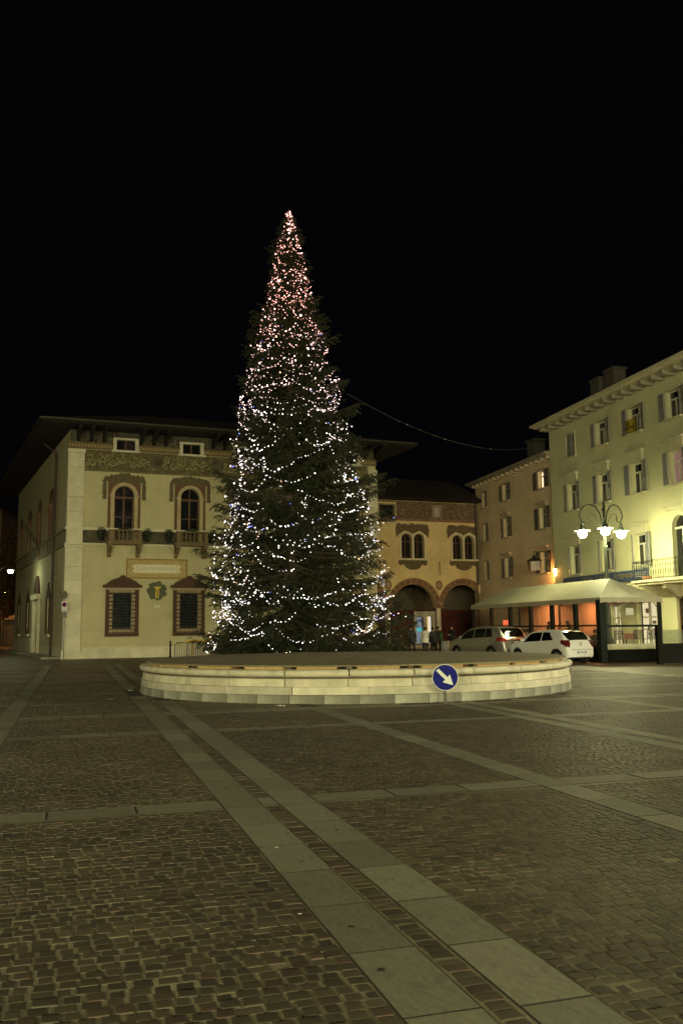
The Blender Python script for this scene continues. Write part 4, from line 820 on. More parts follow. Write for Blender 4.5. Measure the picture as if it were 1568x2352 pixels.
# orange wall lantern and dark lantern box
wl = thing('wall_lantern', 'lit orange lantern on an iron bracket at the corner of the green house', 'lantern', (13.22, 55.25, 5.0))
b = MB(); b.lathe([(.07, -.3), (.17, .12)], 6).build('glass', emit('lantern_orange', (1, .42, .10), 520.), wl)
MB().lathe([(.21, .125), (.17, .16), (.06, .3), (.03, .36), (.0, .4)], 8).build('cap', M_iron, wl); MB().tube([(0, 0, -.3), (.0, 0, -.40), (.55, .1, -.40)], .02, 5).tube([(.55, .1, -.25), (.55, .1, -.6)], .03, 5).build('bracket', M_iron, wl)
dl = thing('hanging_lantern', 'unlit dark square lantern box hanging before the pink house window', 'lantern', (11.95, 55.6, 5.45))
for x in (-.26, .26):
    for y in (-.26, .26): MB().tube([(x, y, -.38), (x*1.25, y*1.25, .2)], .022, 4).build('frame_bar', M_iron, dl)
b = MB()
for i in range(4):
    q0 = math.pi/4 + i*math.pi/2; q1 = q0 + math.pi/2; f0 = .36; f1 = .45
    b.add([(f0*math.cos(q0), f0*math.sin(q0), -.37), (f0*math.cos(q1), f0*math.sin(q1), -.37), (f1*math.cos(q1), f1*math.sin(q1), .19), (f1*math.cos(q0), f1*math.sin(q0), .19)], [(0, 1, 2, 3)])
b.build('glass', clear_sheet('lantern_glass', (.5, .5, .5), .2, .12), dl); MB().lathe([(.58, .2), (.5, .3), (.15, .42), (.05, .6)], 4, a0=math.pi/4, a1=math.pi/4 + 2*math.pi).build('cap', M_iron, dl); MB().tube([(0, 0, .6), (0, 0, .8), (1.05, .25, .8)], .03, 5).build('bracket', M_iron, dl)
# the row and the arcade stand one tenth further out and larger than first measured
KR = 1.10
for o in (AB, pk, gr, aw, bn, wl, dl):
    o.location = (o.location.x*KR, o.location.y*KR, o.location.z*KR + 1.65*(1 - KR)); o.scale = (KR,)*3
# ================================================================ STREET LAMPS
M_lp = mat('lamp_post_green', (.045, .055, .045), rough=.5, metal=.3, var=.2)
M_hat = mat('lamp_hat', (.5, .5, .42), rough=.5, var=.1)
def gooseneck(): return [(0.1, 6.55), (.11, 7.0), (.2, 7.5), (.42, 7.88), (.72, 8.0), (1.0, 7.92), (1.22, 7.66), (1.28, 7.38), (1.18, 7.14), (1.0, 7.06), (.86, 7.14), (.83, 7.3), (.92, 7.38)]
def triple_lamp(label, X, Y, e, angs, col=(1, .97, .47), nm='street_lamp'):
    t = thing(nm, label, 'street lamp', (X, Y, 0), group='triple street lamps')
    MB().lathe([(.30, 0), (.30, .25), (.22, .35), (.2, .9), (.12, 1.1), (.105, 3.0), (.09, 5.6), (.12, 5.65), (.12, 5.75), (.075, 5.8), (.06, 7.6), (.1, 7.65), (.1, 7.75), (.05, 7.8), (.03, 8.1), (0, 8.15)], 14).build('pole', M_lp, t, smooth=True)
    E = emit('lamp_glow_%d' % int(e), col, e)
    for a in angs:
        c, s_ = math.cos(a), math.sin(a)
        ar = MB().tube([(r_*c, r_*s_, z) for r_, z in gooseneck()], [.035]*9 + [.03, .026, .022, .02], 7).tube([(.2*c, .2*s_, 6.9), (.5*c, .5*s_, 7.45), (.8*c, .8*s_, 7.5), (.95*c, .95*s_, 7.2)], .014, 5).tube([(0, 0, 6.62), (.12*c, .12*s_, 6.62)], .05, 6).build('arm', M_lp, t, smooth=True)
        lx_, ly_ = 1.14*c, 1.14*s_
        hd = MB().lathe([(.0, 7.08), (.035, 7.06), (.04, 7.0), (.1, 6.97), (.085, 6.88), (.11, 6.8), (.16, 6.7), (.17, 6.64)], 14, (lx_, ly_, 0)).build('lamp_head', M_lp, t, smooth=True)
        MB().lathe([(.17, 6.655), (.40, 6.60), (.40, 6.585), (.17, 6.63)], 20, (lx_, ly_, 0), close=True).build('reflector', M_hat, hd, smooth=True)
        MB().lathe([(.22, 6.60), (.235, 6.49), (.22, 6.38), (.165, 6.28), (.08, 6.23), (0, 6.22)], 16, (lx_, ly_, 0)).build('globe', E, hd)
    return t
triple_lamp('black triple street lamp with curled arms before the green house', 13.80, 46.7, LAMP_MAIN, [R(176), R(26), R(256)])
triple_lamp('triple street lamp standing right of the view before the cafe tent', 23.0, 21.0, LAMP_RIGHT, [R(170), R(42), R(274)], (1, .93, .58))
for lx0, ly0, wh in ((-15.0, -27.0, 'left of the three far behind the viewer'), (-2.0, -34.0, 'middle of the three far behind the viewer'), (10.0, -28.0, 'right of the three far behind the viewer')):
    triple_lamp('triple street lamp, ' + wh, lx0, ly0, LAMP_OFF, [R(30), R(150), R(270)], (1, .945, .51))
triple_lamp('triple street lamp left of the view before the palazzo corner', -24.0, 36.0, LAMP_LEFT, [R(30), R(150), R(270)], (1, .92, .55))
sl = thing('side_street_lamp', 'small glowing white lamp over the dark side street at far left', 'street lamp', (-24.5, 66, 0))
MB().tube([(-.9, 0, 0), (-.9, 0, 6.0), (-.6, 0, 6.4), (0, 0, 6.4)], .05, 8).build('pole', M_lp, sl, smooth=True); MB().lathe([(.04, .2), (.28, .05), (.28, 0)], 12, (0, 0, 6.2)).build('hood', M_lp, sl)
MB().ball((0, 0, 6.12), .17, n=14, k=8).build('globe', emit('street_glow', (.93, 1, .62), LAMP_STREET), sl)
# ================================================================ CAFE TENT
TA = R(16.6); TC = (11.72, 40.73)
tn = thing('cafe_tent', 'white hipped cafe tent with clear plastic walls beside the green house', 'tent', TC + (0,), TA)
# local: x across (3.02), y along (13.6)
TW, TL = 3.05, 13.6
M_cv = mat('tent_canvas', (.40, .375, .27), rough=.6, var=.10, scale=1.2, bump=.15, bscale=3, stain=.45, stain_c=(.31, .285, .20))
def canvas():
    o = .12; zb = 2.9; zr = 3.86; b = MB(); nx = 8
    c = [(-o, -o), (TW + o, -o), (TW + o, TL + o), (-o, TL + o)]; r0, r1 = (TW/2, 1.55, zr), (TW/2, TL - 2.0, zr)
    def patch(P00, P10, P01, P11, nu, nv, sag):
        vs = []
        for i in range(nu + 1):
            for j in range(nv + 1):
                u, v = i/nu, j/nv; P = (Vector(P00)*(1-u) + Vector(P10)*u)*(1-v) + (Vector(P01)*(1-u) + Vector(P11)*u)*v
                P.z -= sag*math.sin(math.pi*u)*math.sin(math.pi*v)*(1 + .3*math.sin(u*23)); vs.append(P)
        b.add(vs, [(i*(nv+1) + j, (i+1)*(nv+1) + j, (i+1)*(nv+1) + j + 1, i*(nv+1) + j + 1) for i in range(nu) for j in range(nv)])
    e = lambda p: (p[0], p[1], zb)
    patch(e(c[3]), e(c[0]), r1, r0, 24, 8, .07); patch(e(c[1]), e(c[2]), r0, r1, 24, 8, .07); patch(e(c[0]), e(c[1]), r0, r0, 12, 8, .08); patch(e(c[2]), e(c[3]), r1, r1, 12, 8, .08)
    return b.build('canopy', M_cv, tn, smooth=True), c
cano, tc_ = canvas()
b = MB()
for i in range(4):
    a, c = tc_[i], tc_[(i+1) % 4]; n = 14
    for j in range(n):
        f0, f1 = j/n, (j+1)/n; P = lambda f: (a[0]*(1-f) + c[0]*f, a[1]*(1-f) + c[1]*f); z = lambda f: 2.66 + .035*abs(math.sin(f*math.pi*n/2))
        p, q = P(f0), P(f1); b.add([(*p, z(f0)), (*q, z(f1)), (*q, 2.905), (*p, 2.905)], [(0, 1, 2, 3)])
b.build('valance', mat('tent_valance', (.38, .35, .25), rough=.6, var=.08), tn)
M_tp2 = mat('tent_post_green', (.014, .019, .016), rough=.6, spec=.12)
posts_y = [0, 2.2, 4.4, 6.6, 8.9, 11.2, TL]
for y in posts_y: MB().box(-.09, .09, y - .09, y + .09, 0, 2.85).build('post', M_tp2, tn)
MB().box(-.16, .16, -.1, .22, 0, 2.8).build('corner_post', M_tp2, tn)
for y in (0, 4.4, 8.9, TL): MB().box(TW - .07, TW + .07, y - .07, y + .07, 0, 2.85).build('post', M_tp2, tn)
M_cl = clear_sheet('tent_plastic', (.90, .88, .83), .07, .035)
for a, c in zip(posts_y, posts_y[1:]):
    if a < 10: MB().box(-.008, .008, a + .1, c - .1, .8, 2.7).build('clear_panel', M_cl, tn); 
    MB().box(-.03, .03, a + .1, c - .1, .0, .55).build('skirt', mat('tent_skirt', (.012, .013, .012), rough=.8, spec=.08), tn)
    if a < 10: MB().box(-.035, .035, a + .1, c - .1, 1.6, 1.68).build('rail', M_tp2, tn)
MB().box(.17, TW - .08, -.008, .008, .8, 2.7).build('clear_panel', M_cl, tn); MB().box(.17, TW - .08, -.03, .03, .0, .55).build('skirt', MATS['tent_skirt'], tn)
MB().box(.17, TW - .08, -.045, -.035, .555, .8).build('cream_band', mat('cream_pvc', (.55, .52, .38)), tn); MB().box(.17, TW - .08, -.04, .04, 1.56, 1.66).build('rail', M_tp2, tn)
MB().box(2.1, 2.14, -.02, .02, .8, 2.7).build('zip_post', M_tp2, tn)
for a, c in ((4.5, 6.6), (6.65, 8.8), (9.0, 11.2), (11.25, 13.5)): MB().box(TW - .02, TW, a, c, .5, 2.7).build('back_curtain', M_cv, tn)
MB().box(-.0, 5.1, .3, 13.4, .0, .5).build('deck', mat('deck_boards', (.2, .14, .09), rough=.7, var=.2), tn)
MB().box(1.25, 1.65, -.02, -.012, 2.1, 2.42).build('notice', mat('paper', (.75, .73, .68)), tn)
b = MB()
for y in posts_y[1:-1]: b.tube([(0, y, 2.82), (TW, y, 2.82)], .03, 5)
b.tube([(TW/2, 1.55, 3.8), (TW/2, TL - 2, 3.8)], .03, 5); b.build('roof_frame', M_galv, tn)
# red heaters under the roof, lit red sign
for y in (5.4, 9.9):
    ht = tn; x = 1.9
    h_ = MB().box(x - .12, x + .12, y - .5, y + .5, 2.96, 3.05).build('heater', M_iron, tn); MB().box(x - .06, x + .06, y - .45, y + .45, 2.925, 2.958).build('heater_element', emit('heater_red', (1, .31, .12), 330.), h_)
sq = MB().box(-.03, -.02, 9.15, 9.75, 1.66, 2.0).build('lit_notice', emit('red_notice', (1, .16, .06), 1.0), tn)
b = MB(); rr = random.Random(5)
for i in range(46):
    t = i/45; y = 5.0 - 5.0*min(t*1.5, 1); x = .02 if t < .66 else TW*.5*(t - .66)/.34
    b.tube([(x, y, 2.66), (x + .02, y + rr.uniform(-.05, .05), 2.5 - rr.uniform(0, .16))], .006, 3)
b.build('icicle_lights', mat('unlit_wire', (.16, .15, .13)), tn)
def tw(x, y, z=0): c, s_ = math.cos(TA), math.sin(TA); return (TC[0] + x*c - y*s_, TC[1] + x*s_ + y*c, z)
# chairs and tables on the deck
def chair(label, loc, rz):
    t = thing('cafe_chair', label, 'chair', loc, rz, 'metal cafe chairs on the deck'); 
    for x in (-.2, .2): MB().tube([(x, -.2, 0), (x, -.2, .45)], .014, 6).build('leg', M_iron, t); MB().tube([(x, .22, 0), (x, .2, .45), (x, .27, .88)], .014, 6).build('leg', M_iron, t)
    MB().box(-.22, .22, -.22, .22, .44, .465).build('seat', M_iron, t)
    bk = MB().tube([(-.2, .27, .88), (.2, .27, .88)], .016, 6).tube([(-.2, .22, .5), (.2, .22, .5)], .014, 6).build('backrest', M_iron, t)
    for i in range(6): z = .55 + i*.055; MB().box(-.2, .2, .215 + (z - .5)*.13, .225 + (z - .5)*.13, z - .013, z + .013).build('slat', M_iron, bk)
    b = MB()
    for i in range(7): x = -.17 + i*.057; b.tube([(x, .23, .5), (x, .275, .88)], .006, 4)
    b.build('bars', M_iron, bk); return t
chair('metal cafe chair with slatted back nearest the right tent post', (15.1, 44.6, .5), R(190)); chair('metal cafe chair with slatted back second from the right tent post', (14.55, 44.7, .5), R(175)); chair('metal cafe chair with slatted back beside the small table, third from the right', (13.55, 44.3, .5), R(160)); chair('metal cafe chair deep under the tent next to its corner post', (13.05, 45.2, .5), R(20))
def table(label, loc):
    t = thing('cafe_table', label, 'table', loc, .3, 'cafe tables on the deck'); MB().box(-.35, .35, -.35, .35, .70, .73).build('table_top', M_wood, t); MB().tube([(0, 0, .03), (0, 0, .7)], .03, 8).build('stem', M_iron, t); MB().lathe([(.24, 0), (.22, .03), (0, .035)], 12).build('foot', M_iron, t)
    cl = MB().box(-.37, .37, -.37, .37, .735, .742).box(-.372, .372, -.376, -.371, .45, .742).box(.371, .376, -.37, .37, .45, .742).build('cloth', mat('table_cloth_red', (.33, .12, .07)), t)
table('small square cafe table with reddish cloth between the chairs', (14.05, 44.8, .5)); table('small square cafe table among the seated guests', tw(1.5, 5.6, .5))
# dark fence with glass at the far right
fn = thing('glass_fence', 'dark terrace fence with tall posts and glass panels at right edge', 'fence', (13.35, 38.2, 0), R(12))
M_df = mat('fence_dark', (.011, .010, .009), rough=.7, spec=.08)
for x, wd in ((0, .2), (1.22, .13), (2.6, .13)): MB().box(x - wd/2, x + wd/2, -wd/2, wd/2, 0, 1.62).build('post', M_df, fn)
for a, c in ((.1, 1.155), (1.285, 2.535)): MB().box(a, c, -.03, .03, .02, .86).build('lower_panel', M_df, fn); MB().box(a, c, -.006, .006, .87, 1.42).build('glass_panel', clear_sheet('fence_glass', (.8, .82, .75), .12, .1) if 'fence_glass' not in MATS else MATS['fence_glass'], fn)
# ================================================================ CARS
def car(nm, label, org, head, S):
    t = thing(nm, label, 'car', org, head, 'cars parked behind the fountain')
    L, W2, H = S['L'], S['W']/2, S['H']; I = np.interp
    xs = np.unique(np.concatenate([np.linspace(0, .2, 14), np.arange(.2, L - .3, .03), np.linspace(L - .3, L, 14)]))
    A, Bn, Cn = 14, 10, 14; secs = []
    for x in xs:
        top = I(x, *zip(*S['top'])); w_ = W2*I(x, [0, .05, .15, .4, .9, L - .9, L - .4, L - .12, L], [.80, .87, .94, .985, 1, 1, .96, .84, .62]); zb = I(x, [0, .4, L - .5, L], [.30, .2, .2, .26])
        be = I(x, *zip(*S['belt'])); be = min(be, top - .05); rf = max(top - .07, be + .004); g = (rf - be)/(H - .07 - S['belt0']); wr = w_*(.965 - .23*max(0, min(1.1, g)))
        ring = []
        for i in range(A + 1):
            q = i/A; z = zb + (be - zb)*q; ring.append((w_*(.90 + .10*math.sin(math.pi*(.15 + .62*q))), z))
        for i in range(1, Bn + 1):
            q = i/Bn; y = (w_*.966)*(1 - q) + wr*q + .02*math.sin(math.pi*q); ring.append((y, be + (rf - be)*q))
        for i in range(1, Cn + 1):
            q = i/Cn; ring.append((wr*math.cos(q*math.pi/2)**.75 if i < Cn else 0, rf + (top - rf)*math.sin(q*math.pi/2)))
        secs.append(ring)
    n = len(secs[0]); P = {}
    groups = {'body': MB(), 'glass_side_l': [MB(), MB()], 'glass_side_r': [MB(), MB()]}
    bodies = {}
    def grp(k):
        if k not in bodies: bodies[k] = MB()
        return bodies[k]
    for sd in (1, -1):
        for a in range(len(xs) - 1):
            for j in range(n - 1):
                q = [(xs[a], sd*secs[a][j][0], secs[a][j][1]), (xs[a+1], sd*secs[a+1][j][0], secs[a+1][j][1]), (xs[a+1], sd*secs[a+1][j+1][0], secs[a+1][j+1][1]), (xs[a], sd*secs[a][j+1][0], secs[a][j+1][1])]
                cx, cy, cz = [sum(v[k] for v in q)/4 for k in range(3)]; k = 'body'
                if j < A and any((cx - xw)**2 + (cz - .31)**2 < S['arch']**2 for xw in S['axles']): continue
                if j >= A + Bn and S['rw'][0] < cx < S['rw'][1] and abs(cy) < S['rwy'](cx): k = 'rear'
                elif j >= A + Bn and S['ws'][0] < cx < S['ws'][1]: k = 'wind'
                elif A <= j < A + Bn - 1 and (j > A):
                    for m_, (w0, w1) in enumerate(S['sw']):
                        sl = (cz - S['belt0'])*.6; 
                        if w0 + max(0, sl*S.get('slr', .8)*(m_ == 0)) < cx < w1 - max(0, sl*1.5*(m_ == len(S['sw']) - 1)): k = 'side%d%d' % (m_, sd)
                if S['tl'](cx, abs(cy), cz): k = 'tail%d' % sd
                grp(k).add(q if sd > 0 else q[::-1], [(3, 2, 1, 0)])
    ring = secs[0]; grp('body').add([(0, y, z) for y, z in ring] + [(0, -y, z) for y, z in ring[-2::-1]], [tuple(range(2*n - 1))])
    ring = secs[-1]; grp('body').add([(L, y, z) for y, z in ring] + [(L, -y, z) for y, z in ring[-2::-1]], [tuple(range(2*n - 2, -1, -1))])
    for k, b in bodies.items():
        m = S['paint'] if k == 'body' else (S['lamp'] if k.startswith('tail') else M_carglass)
        nm2 = 'body' if k == 'body' else 'tail_light' if k.startswith('tail') else 'rear_window' if k == 'rear' else 'windscreen' if k == 'wind' else 'side_window'
        me = b.mesh(nm2, m); import bmesh as bmm; bb = bmm.new(); bb.from_mesh(me); bmm.ops.remove_doubles(bb, verts=bb.verts, dist=.0004); bmm.ops.recalc_face_normals(bb, faces=bb.faces); bb.to_mesh(me); bb.free()
        me.polygons.foreach_set('use_smooth', [True]*len(me.polygons)); me.set_sharp_from_angle(angle=R(50)); inst(nm2, me, t)
    MB().box(.3, L - .3, -W2*.8, W2*.8, .2, .62).build('underbody', mat('underbody', (.008, .008, .008), rough=.9), t)
    M_ty = mat('tyre', (.012, .012, .012), rough=.8); M_rim = mat('alloy', (.28, .28, .27), rough=.35, metal=.8)
    for xw in S['axles']:
        for sd in (1, -1):
            Mx = Matrix.Translation((xw, sd*(W2 - .12), .31)) @ Matrix.Rotation(R(-90*sd), 4, 'X')
            wh = MB(Mx).lathe([(.2, -.1), (.29, -.1), (.31, -.07), (.31, .07), (.29, .1), (.2, .1)], 24, close=True).build('wheel', M_ty, t, smooth=True)
            r_ = MB(Mx).lathe([(.2, -.02), (.2, .085), (.17, .08), (.05, .06), (0, .06)], 20); 
            r_.build('rim', M_rim, wh, smooth=True)
            for i in range(5): a = i*2*math.pi/5; MB(Mx).tube([(.04*math.cos(a), .04*math.sin(a), .075), (.19*math.cos(a), .19*math.sin(a), .085)], .022, 5).build('spoke', M_rim, wh)
    for sd in (1, -1):
        x = S['mir']; MB().ball((x, sd*(W2 + .08), S['belt0'] + .07), .07, .11, .07, 10, 6).build('mirror', S['mirror'], t, smooth=True)
    px, pz = S['plate']; pl = MB().box(px - .012, px, -.26, .26, pz - .055, pz + .055).build('number_plate', mat('plate_white', (.7, .7, .68), rough=.4), t)
    for y in (.235, -.235): MB().box(px - .014, px - .0125, y - .024, y + .024, pz - .054, pz + .054).build('plate_band', mat('plate_blue', (.02, .05, .35)), pl)
    text(S['reg'], .095, mat('plate_ink', (.02, .02, .025)), pl, (px - .013, 0, pz), rot=(math.pi/2, 0, -math.pi/2), depth=.001, name='registration')
    return t, bodies
M_pw2 = mat('white_car_paint', (.78, .77, .74), rough=.28, var=.02, coat=.9); M_ps = mat('silver_car_paint', (.36, .35, .31), rough=.3, metal=.65, var=.03, coat=.8)
M_tl = mat('tail_lamp', (.10, .008, .008), rough=.12, var=.1, coat=1.0); M_tl2 = mat('tail_lamp_bright', (.30, .02, .02), rough=.15, var=.2, coat=1.0)
fwd = Vector((-.5, .866, 0)); rgt = Vector((.866, .5, 0)); HD = math.atan2(.866, -.5)
SW = dict(L=4.0, W=1.72, H=1.49, belt0=.95, top=[(0, .60), (.02, .72), (.05, .84), (.09, .94), (.13, 1.0), (.30, 1.22), (.50, 1.385), (.62, 1.43), (.9, 1.465), (1.5, 1.49), (2.1, 1.47), (2.5, 1.40), (2.9, 1.18), (3.2, .99), (3.5, .93), (3.8, .83), (3.95, .66), (4.0, .55)],
          belt=[(0, 1.02), (.5, 1.02), (1.2, .96), (2.5, .9), (3.2, .88), (4.0, .8)], arch=.37, axles=(.66, 3.17), rw=(.155, .50), rwy=lambda x: .56 if x < .18 else (.64 if x > .22 else .60), ws=(2.42, 3.1), sw=[(.80, 1.62), (1.68, 2.75)], slr=1.6,
          tl=lambda x, y, z: x < .42 and .74 + .5*max(0, x - .1) < z < 1.03 and y > .56 + .5*max(0, .92 - z), paint=M_pw2, lamp=M_tl, mirror=M_pw2, mir=2.72, plate=(-.004, .50), reg='EB 599KA')
axc = Vector((9.33, 39.3, 0)) + .75*rgt
wc, _ = car('parked_car', 'white three-door hatchback seen from behind beside the tent', tuple(axc - fwd*.66), HD, SW)
MB().lathe([(.07, 0), (.075, .02), (.05, .03), (.045, .01)], 16, close=True, c=(0, 0, 0)).build('badge', mat('chrome', (.6, .6, .6), rough=.15, metal=1), wc, loc=(.055, 0, .86)).rotation_euler = (0, -math.pi/2, 0)
MB().box(.45, .58, -.16, .16, 1.405, 1.43).build('brake_light', M_tl, wc); MB().tube([(-.03, .5, .24), (.3, .5, .24)], .05, 10).build('exhaust', M_iron, wc, smooth=True); MB().box(-.008, .0, -.58, .58, .615, .63).build('bumper_seam', M_iron, wc)
SM = dict(L=4.75, W=1.86, H=1.68, belt0=1.03, top=[(0, .62), (.02, .78), (.05, .95), (.09, 1.04), (.14, 1.10), (.32, 1.38), (.48, 1.56), (.62, 1.61), (1.0, 1.655), (1.8, 1.68), (2.5, 1.64), (2.9, 1.55), (3.4, 1.30), (3.75, 1.09), (4.2, 1.0), (4.55, .88), (4.7, .72), (4.75, .58)],
          belt=[(0, 1.10), (.6, 1.10), (1.5, 1.04), (3.0, .98), (3.8, .95), (4.75, .8)], arch=.39, axles=(.95, 3.80), rw=(.16, .50), rwy=lambda x: .66, ws=(2.95, 3.68), sw=[(.75, 1.45), (1.5, 2.35), (2.42, 3.45)], slr=1.0,
          tl=lambda x, y, z: x < .5 and .90 < z < 1.09 and y > .50 + 1.0*max(0, 1.0 - z), paint=M_ps, lamp=M_tl2, mirror=M_ps, mir=3.3, plate=(.015, .84), reg='DN 284RW')
ax2 = Vector((7.6, 46.0, 0)) + .8*rgt
mc, _ = car('parked_car', 'silver people carrier with red tail lights left of the white hatchback', tuple(ax2 - fwd*.95), HD, SM)
MB().box(.035, .05, -.5, .5, .93, .95).build('chrome_strip', MATS['chrome'], mc); MB().box(-.01, .02, -.62, .62, .36, .52).build('bumper_insert', M_iron, mc)
for sd in (1, -1): MB().tube([(.9, sd*.66, 1.66), (1.2, sd*.66, 1.71), (2.4, sd*.66, 1.71), (2.7, sd*.66, 1.66)], .018, 6).build('roof_rail', M_iron, mc)
# ================================================================ PEOPLE
def person(label, loc, rz, J, cols, rad=1., hair=(.02, .015, .012), coat=0., hood=False, long_hair=False):
    """one skinned body: joints in metres, local y forward; cols = (skin, top, trousers, shoes)"""
    t = thing('person', label, 'person', loc, rz)
    V = []; E = []; RD = []; REG = []
    def v(p, r_): V.append(p); RD.append(r_); return len(V) - 1
    def ln(*ids):
        for a, c in zip(ids, ids[1:]): E.append((a, c))
    k = 1 + coat
    pe = v(J['pelvis'], .135*rad*k); sp = v(J['spine'], .125*rad*k); ch = v(J['chest'], .15*rad*k); ne = v(J['neck'], .06); h1 = v(J['head1'], .082); h2 = v(J['head2'], .09); h3 = v(J['head3'], .06)
    ln(pe, sp, ch, ne, h1, h2, h3)
    for s_ in ('l', 'r'):
        sh = v(J['sh_' + s_], .075*rad*k); el = v(J['el_' + s_], .055*rad*k); wr = v(J['wr_' + s_], .038*rad*k); pa = v(J['pa_' + s_], .034); ln(ch, sh, el, wr, pa)
        hp = v(J['hip_' + s_], .095*rad*k); kn = v(J['kn_' + s_], .068*rad); an = v(J['an_' + s_], .05); to = v(J['to_' + s_], .042); ln(pe, hp, kn, an, to)
    me = bpy.data.meshes.new('body'); me.from_pydata([tuple(p) for p in V], E, []); o = bpy.data.objects.new('body', me); COL.objects.link(o)
    sk = o.modifiers.new('s', 'SKIN'); sk.use_smooth_shade = True
    for i, d in enumerate(me.skin_vertices[0].data): d.radius = (RD[i], RD[i]*(.72 if i in (0, 1, 2) else 1)); d.use_root = (i == 0)
    su = o.modifiers.new('u', 'SUBSURF'); su.levels = su.render_levels = 1
    dg = bpy.context.evaluated_depsgraph_get(); dg.update(); nm = bpy.data.meshes.new_from_object(o.evaluated_get(dg)); bpy.data.objects.remove(o)
    sg_ = [(np.array(V[a]), np.array(V[c]), (a, c)) for a, c in E]
    def reg(c):
        best = None
        for A_, B_, (a, e) in sg_:
            d = B_ - A_; q = np.clip(np.dot(c - A_, d)/(np.dot(d, d) + 1e-9), 0, 1); dd = np.linalg.norm(c - A_ - q*d)
            if best is None or dd < best[0]: best = (dd, a, e)
        a, e = best[1], best[2]
        if e in (4, 5, 6): return 0
        if e in (1, 2, 3): return 1
        i = (e - 7) % 8
        return (1, 1, 1, 0, 2, 2, 2, 3)[i]
    mi = [reg(np.array(p.center)) for p in nm.polygons]
    nm.materials.clear()
    for i, c in enumerate(cols): nm.materials.append(mat('cloth_%.3f_%.3f_%.3f' % c, c, rough=.85, var=.2, scale=6, bump=.2, bscale=14))
    nm.polygons.foreach_set('material_index', mi)
    # fingers join the palms in the same mesh
    import bmesh as bmm
    bb = bmm.new(); bb.from_mesh(nm)
    for s_ in ('l', 'r'):
        wv, pv = Vector(J['wr_' + s_]), Vector(J['pa_' + s_]); d = (pv - wv).normalized(); sd = d.cross(Vector((0, 1, .3))).normalized(); up = sd.cross(d)
        f = MB()
        for i, (of, ln_) in enumerate(((-.03, .062), (-.01, .075), (.01, .07), (.03, .055))):
            b0 = pv + sd*of; f.tube([b0, b0 + d*ln_*.6 + up*.004, b0 + d*ln_ - up*.018], [.0095, .0085, .006], 5)
        f.tube([pv - d*.03 + sd*.035, pv + sd*.06, pv + d*.02 + sd*.062], [.011, .010, .007], 5)
        vs = [bb.verts.new(q) for q in f.v]
        for q in f.f:
            try: bb.faces.new([vs[x] for x in q]).material_index = 0
            except ValueError: pass
    # nose and ears
    H2 = Vector(J['head2']); f = MB(); f.ball((H2.x, H2.y + .088, H2.z - .02), .014, .022, .024, 6, 4); f.ball((H2.x - .088, H2.y, H2.z - .01), .012, .025, .034, 6, 4); f.ball((H2.x + .088, H2.y, H2.z - .01), .012, .025, .034, 6, 4)
    vs = [bb.verts.new(q) for q in f.v]
    for q in f.f: bb.faces.new([vs[x] for x in q]).material_index = 0
    bb.to_mesh(nm); bb.free(); nm.polygons.foreach_set('use_smooth', [True]*len(nm.polygons)); inst('body', nm, t)
    hb = MB(); hb.ball((H2.x, H2.y - .018, H2.z + .028), .105, .112, .108, 12, 8)
    if long_hair: hb.ball((H2.x, H2.y - .05, H2.z - .10), .10, .075, .16, 10, 6)
    hb.build('hood' if hood else 'hair', mat('hair_%.3f' % (hair[0]) if not hood else 'hood_%.3f' % cols[1][0], hair if not hood else cols[1], rough=.7), t, smooth=True)
    for sx in (-.033, .033): MB().ball((H2.x + sx, H2.y + .083, H2.z + .008), .011, .007, .008, 6, 4).build('eye', mat('eye', (.02, .02, .02), rough=.2), t)
    if coat > .1:
        pz = J['pelvis']; MB().lathe([(.20*rad*k, .12), (.215*rad*k, 0), (.22*rad*k, -.16)], 14, pz).build('jacket_hem', MATS['cloth_%.3f_%.3f_%.3f' % cols[1]], t, smooth=True)
    return t
def stand(stride=0., bend=0., arms='down', h=1.0):
    J = dict(pelvis=(0, 0, .95), spine=(0, .02 + bend*.3, 1.13), chest=(0, .03 + bend, 1.34), neck=(0, .05 + bend*1.5, 1.49), head1=(0, .07 + bend*1.7, 1.56), head2=(0, .075 + bend*1.8, 1.635), head3=(0, .07 + bend*1.8, 1.71))
    for s_, x, f in (('l', -1, stride), ('r', 1, -stride)):
        J.update({'sh_' + s_: (x*.18, .02 + bend, 1.41), 'hip_' + s_: (x*.095, 0, .90), 'kn_' + s_: (x*.11, .05 + f*.5, .5), 'an_' + s_: (x*.12, f - .02, .085), 'to_' + s_: (x*.135, f + .14, .045)})
        if arms == 'down': J.update({'el_' + s_: (x*.24, -.03 - f*.2, 1.13), 'wr_' + s_: (x*.25, .05 - f*.4, .9), 'pa_' + s_: (x*.25, .07 - f*.45, .82)})
        else: J.update({'el_' + s_: (x*.25, .02, 1.13), 'wr_' + s_: (x*.14, .26, 1.12), 'pa_' + s_: (x*.08, .32, 1.13)})
    return {k: tuple(c*h for c in p) for k, p in J.items()}
def sit(bend=.1, arms='table'):
    J = dict(pelvis=(0, 0, .52), spine=(0, .02 + bend*.4, .7), chest=(0, .02 + bend, .92), neck=(0, .04 + bend*1.4, 1.07), head1=(0, .06 + bend*1.6, 1.14), head2=(0, .07 + bend*1.7, 1.215), head3=(0, .065 + bend*1.7, 1.29))
    for s_, x in (('l', -1), ('r', 1)):
        J.update({'sh_' + s_: (x*.18, .02 + bend, .99), 'hip_' + s_: (x*.1, .03, .49), 'kn_' + s_: (x*.13, .43, .50), 'an_' + s_: (x*.13, .42, .085), 'to_' + s_: (x*.14, .57, .045), 'el_' + s_: (x*.25, .08 + bend, .74), 'wr_' + s_: (x*.16, .32 + bend, .77), 'pa_' + s_: (x*.12, .39 + bend, .78)})
    return J
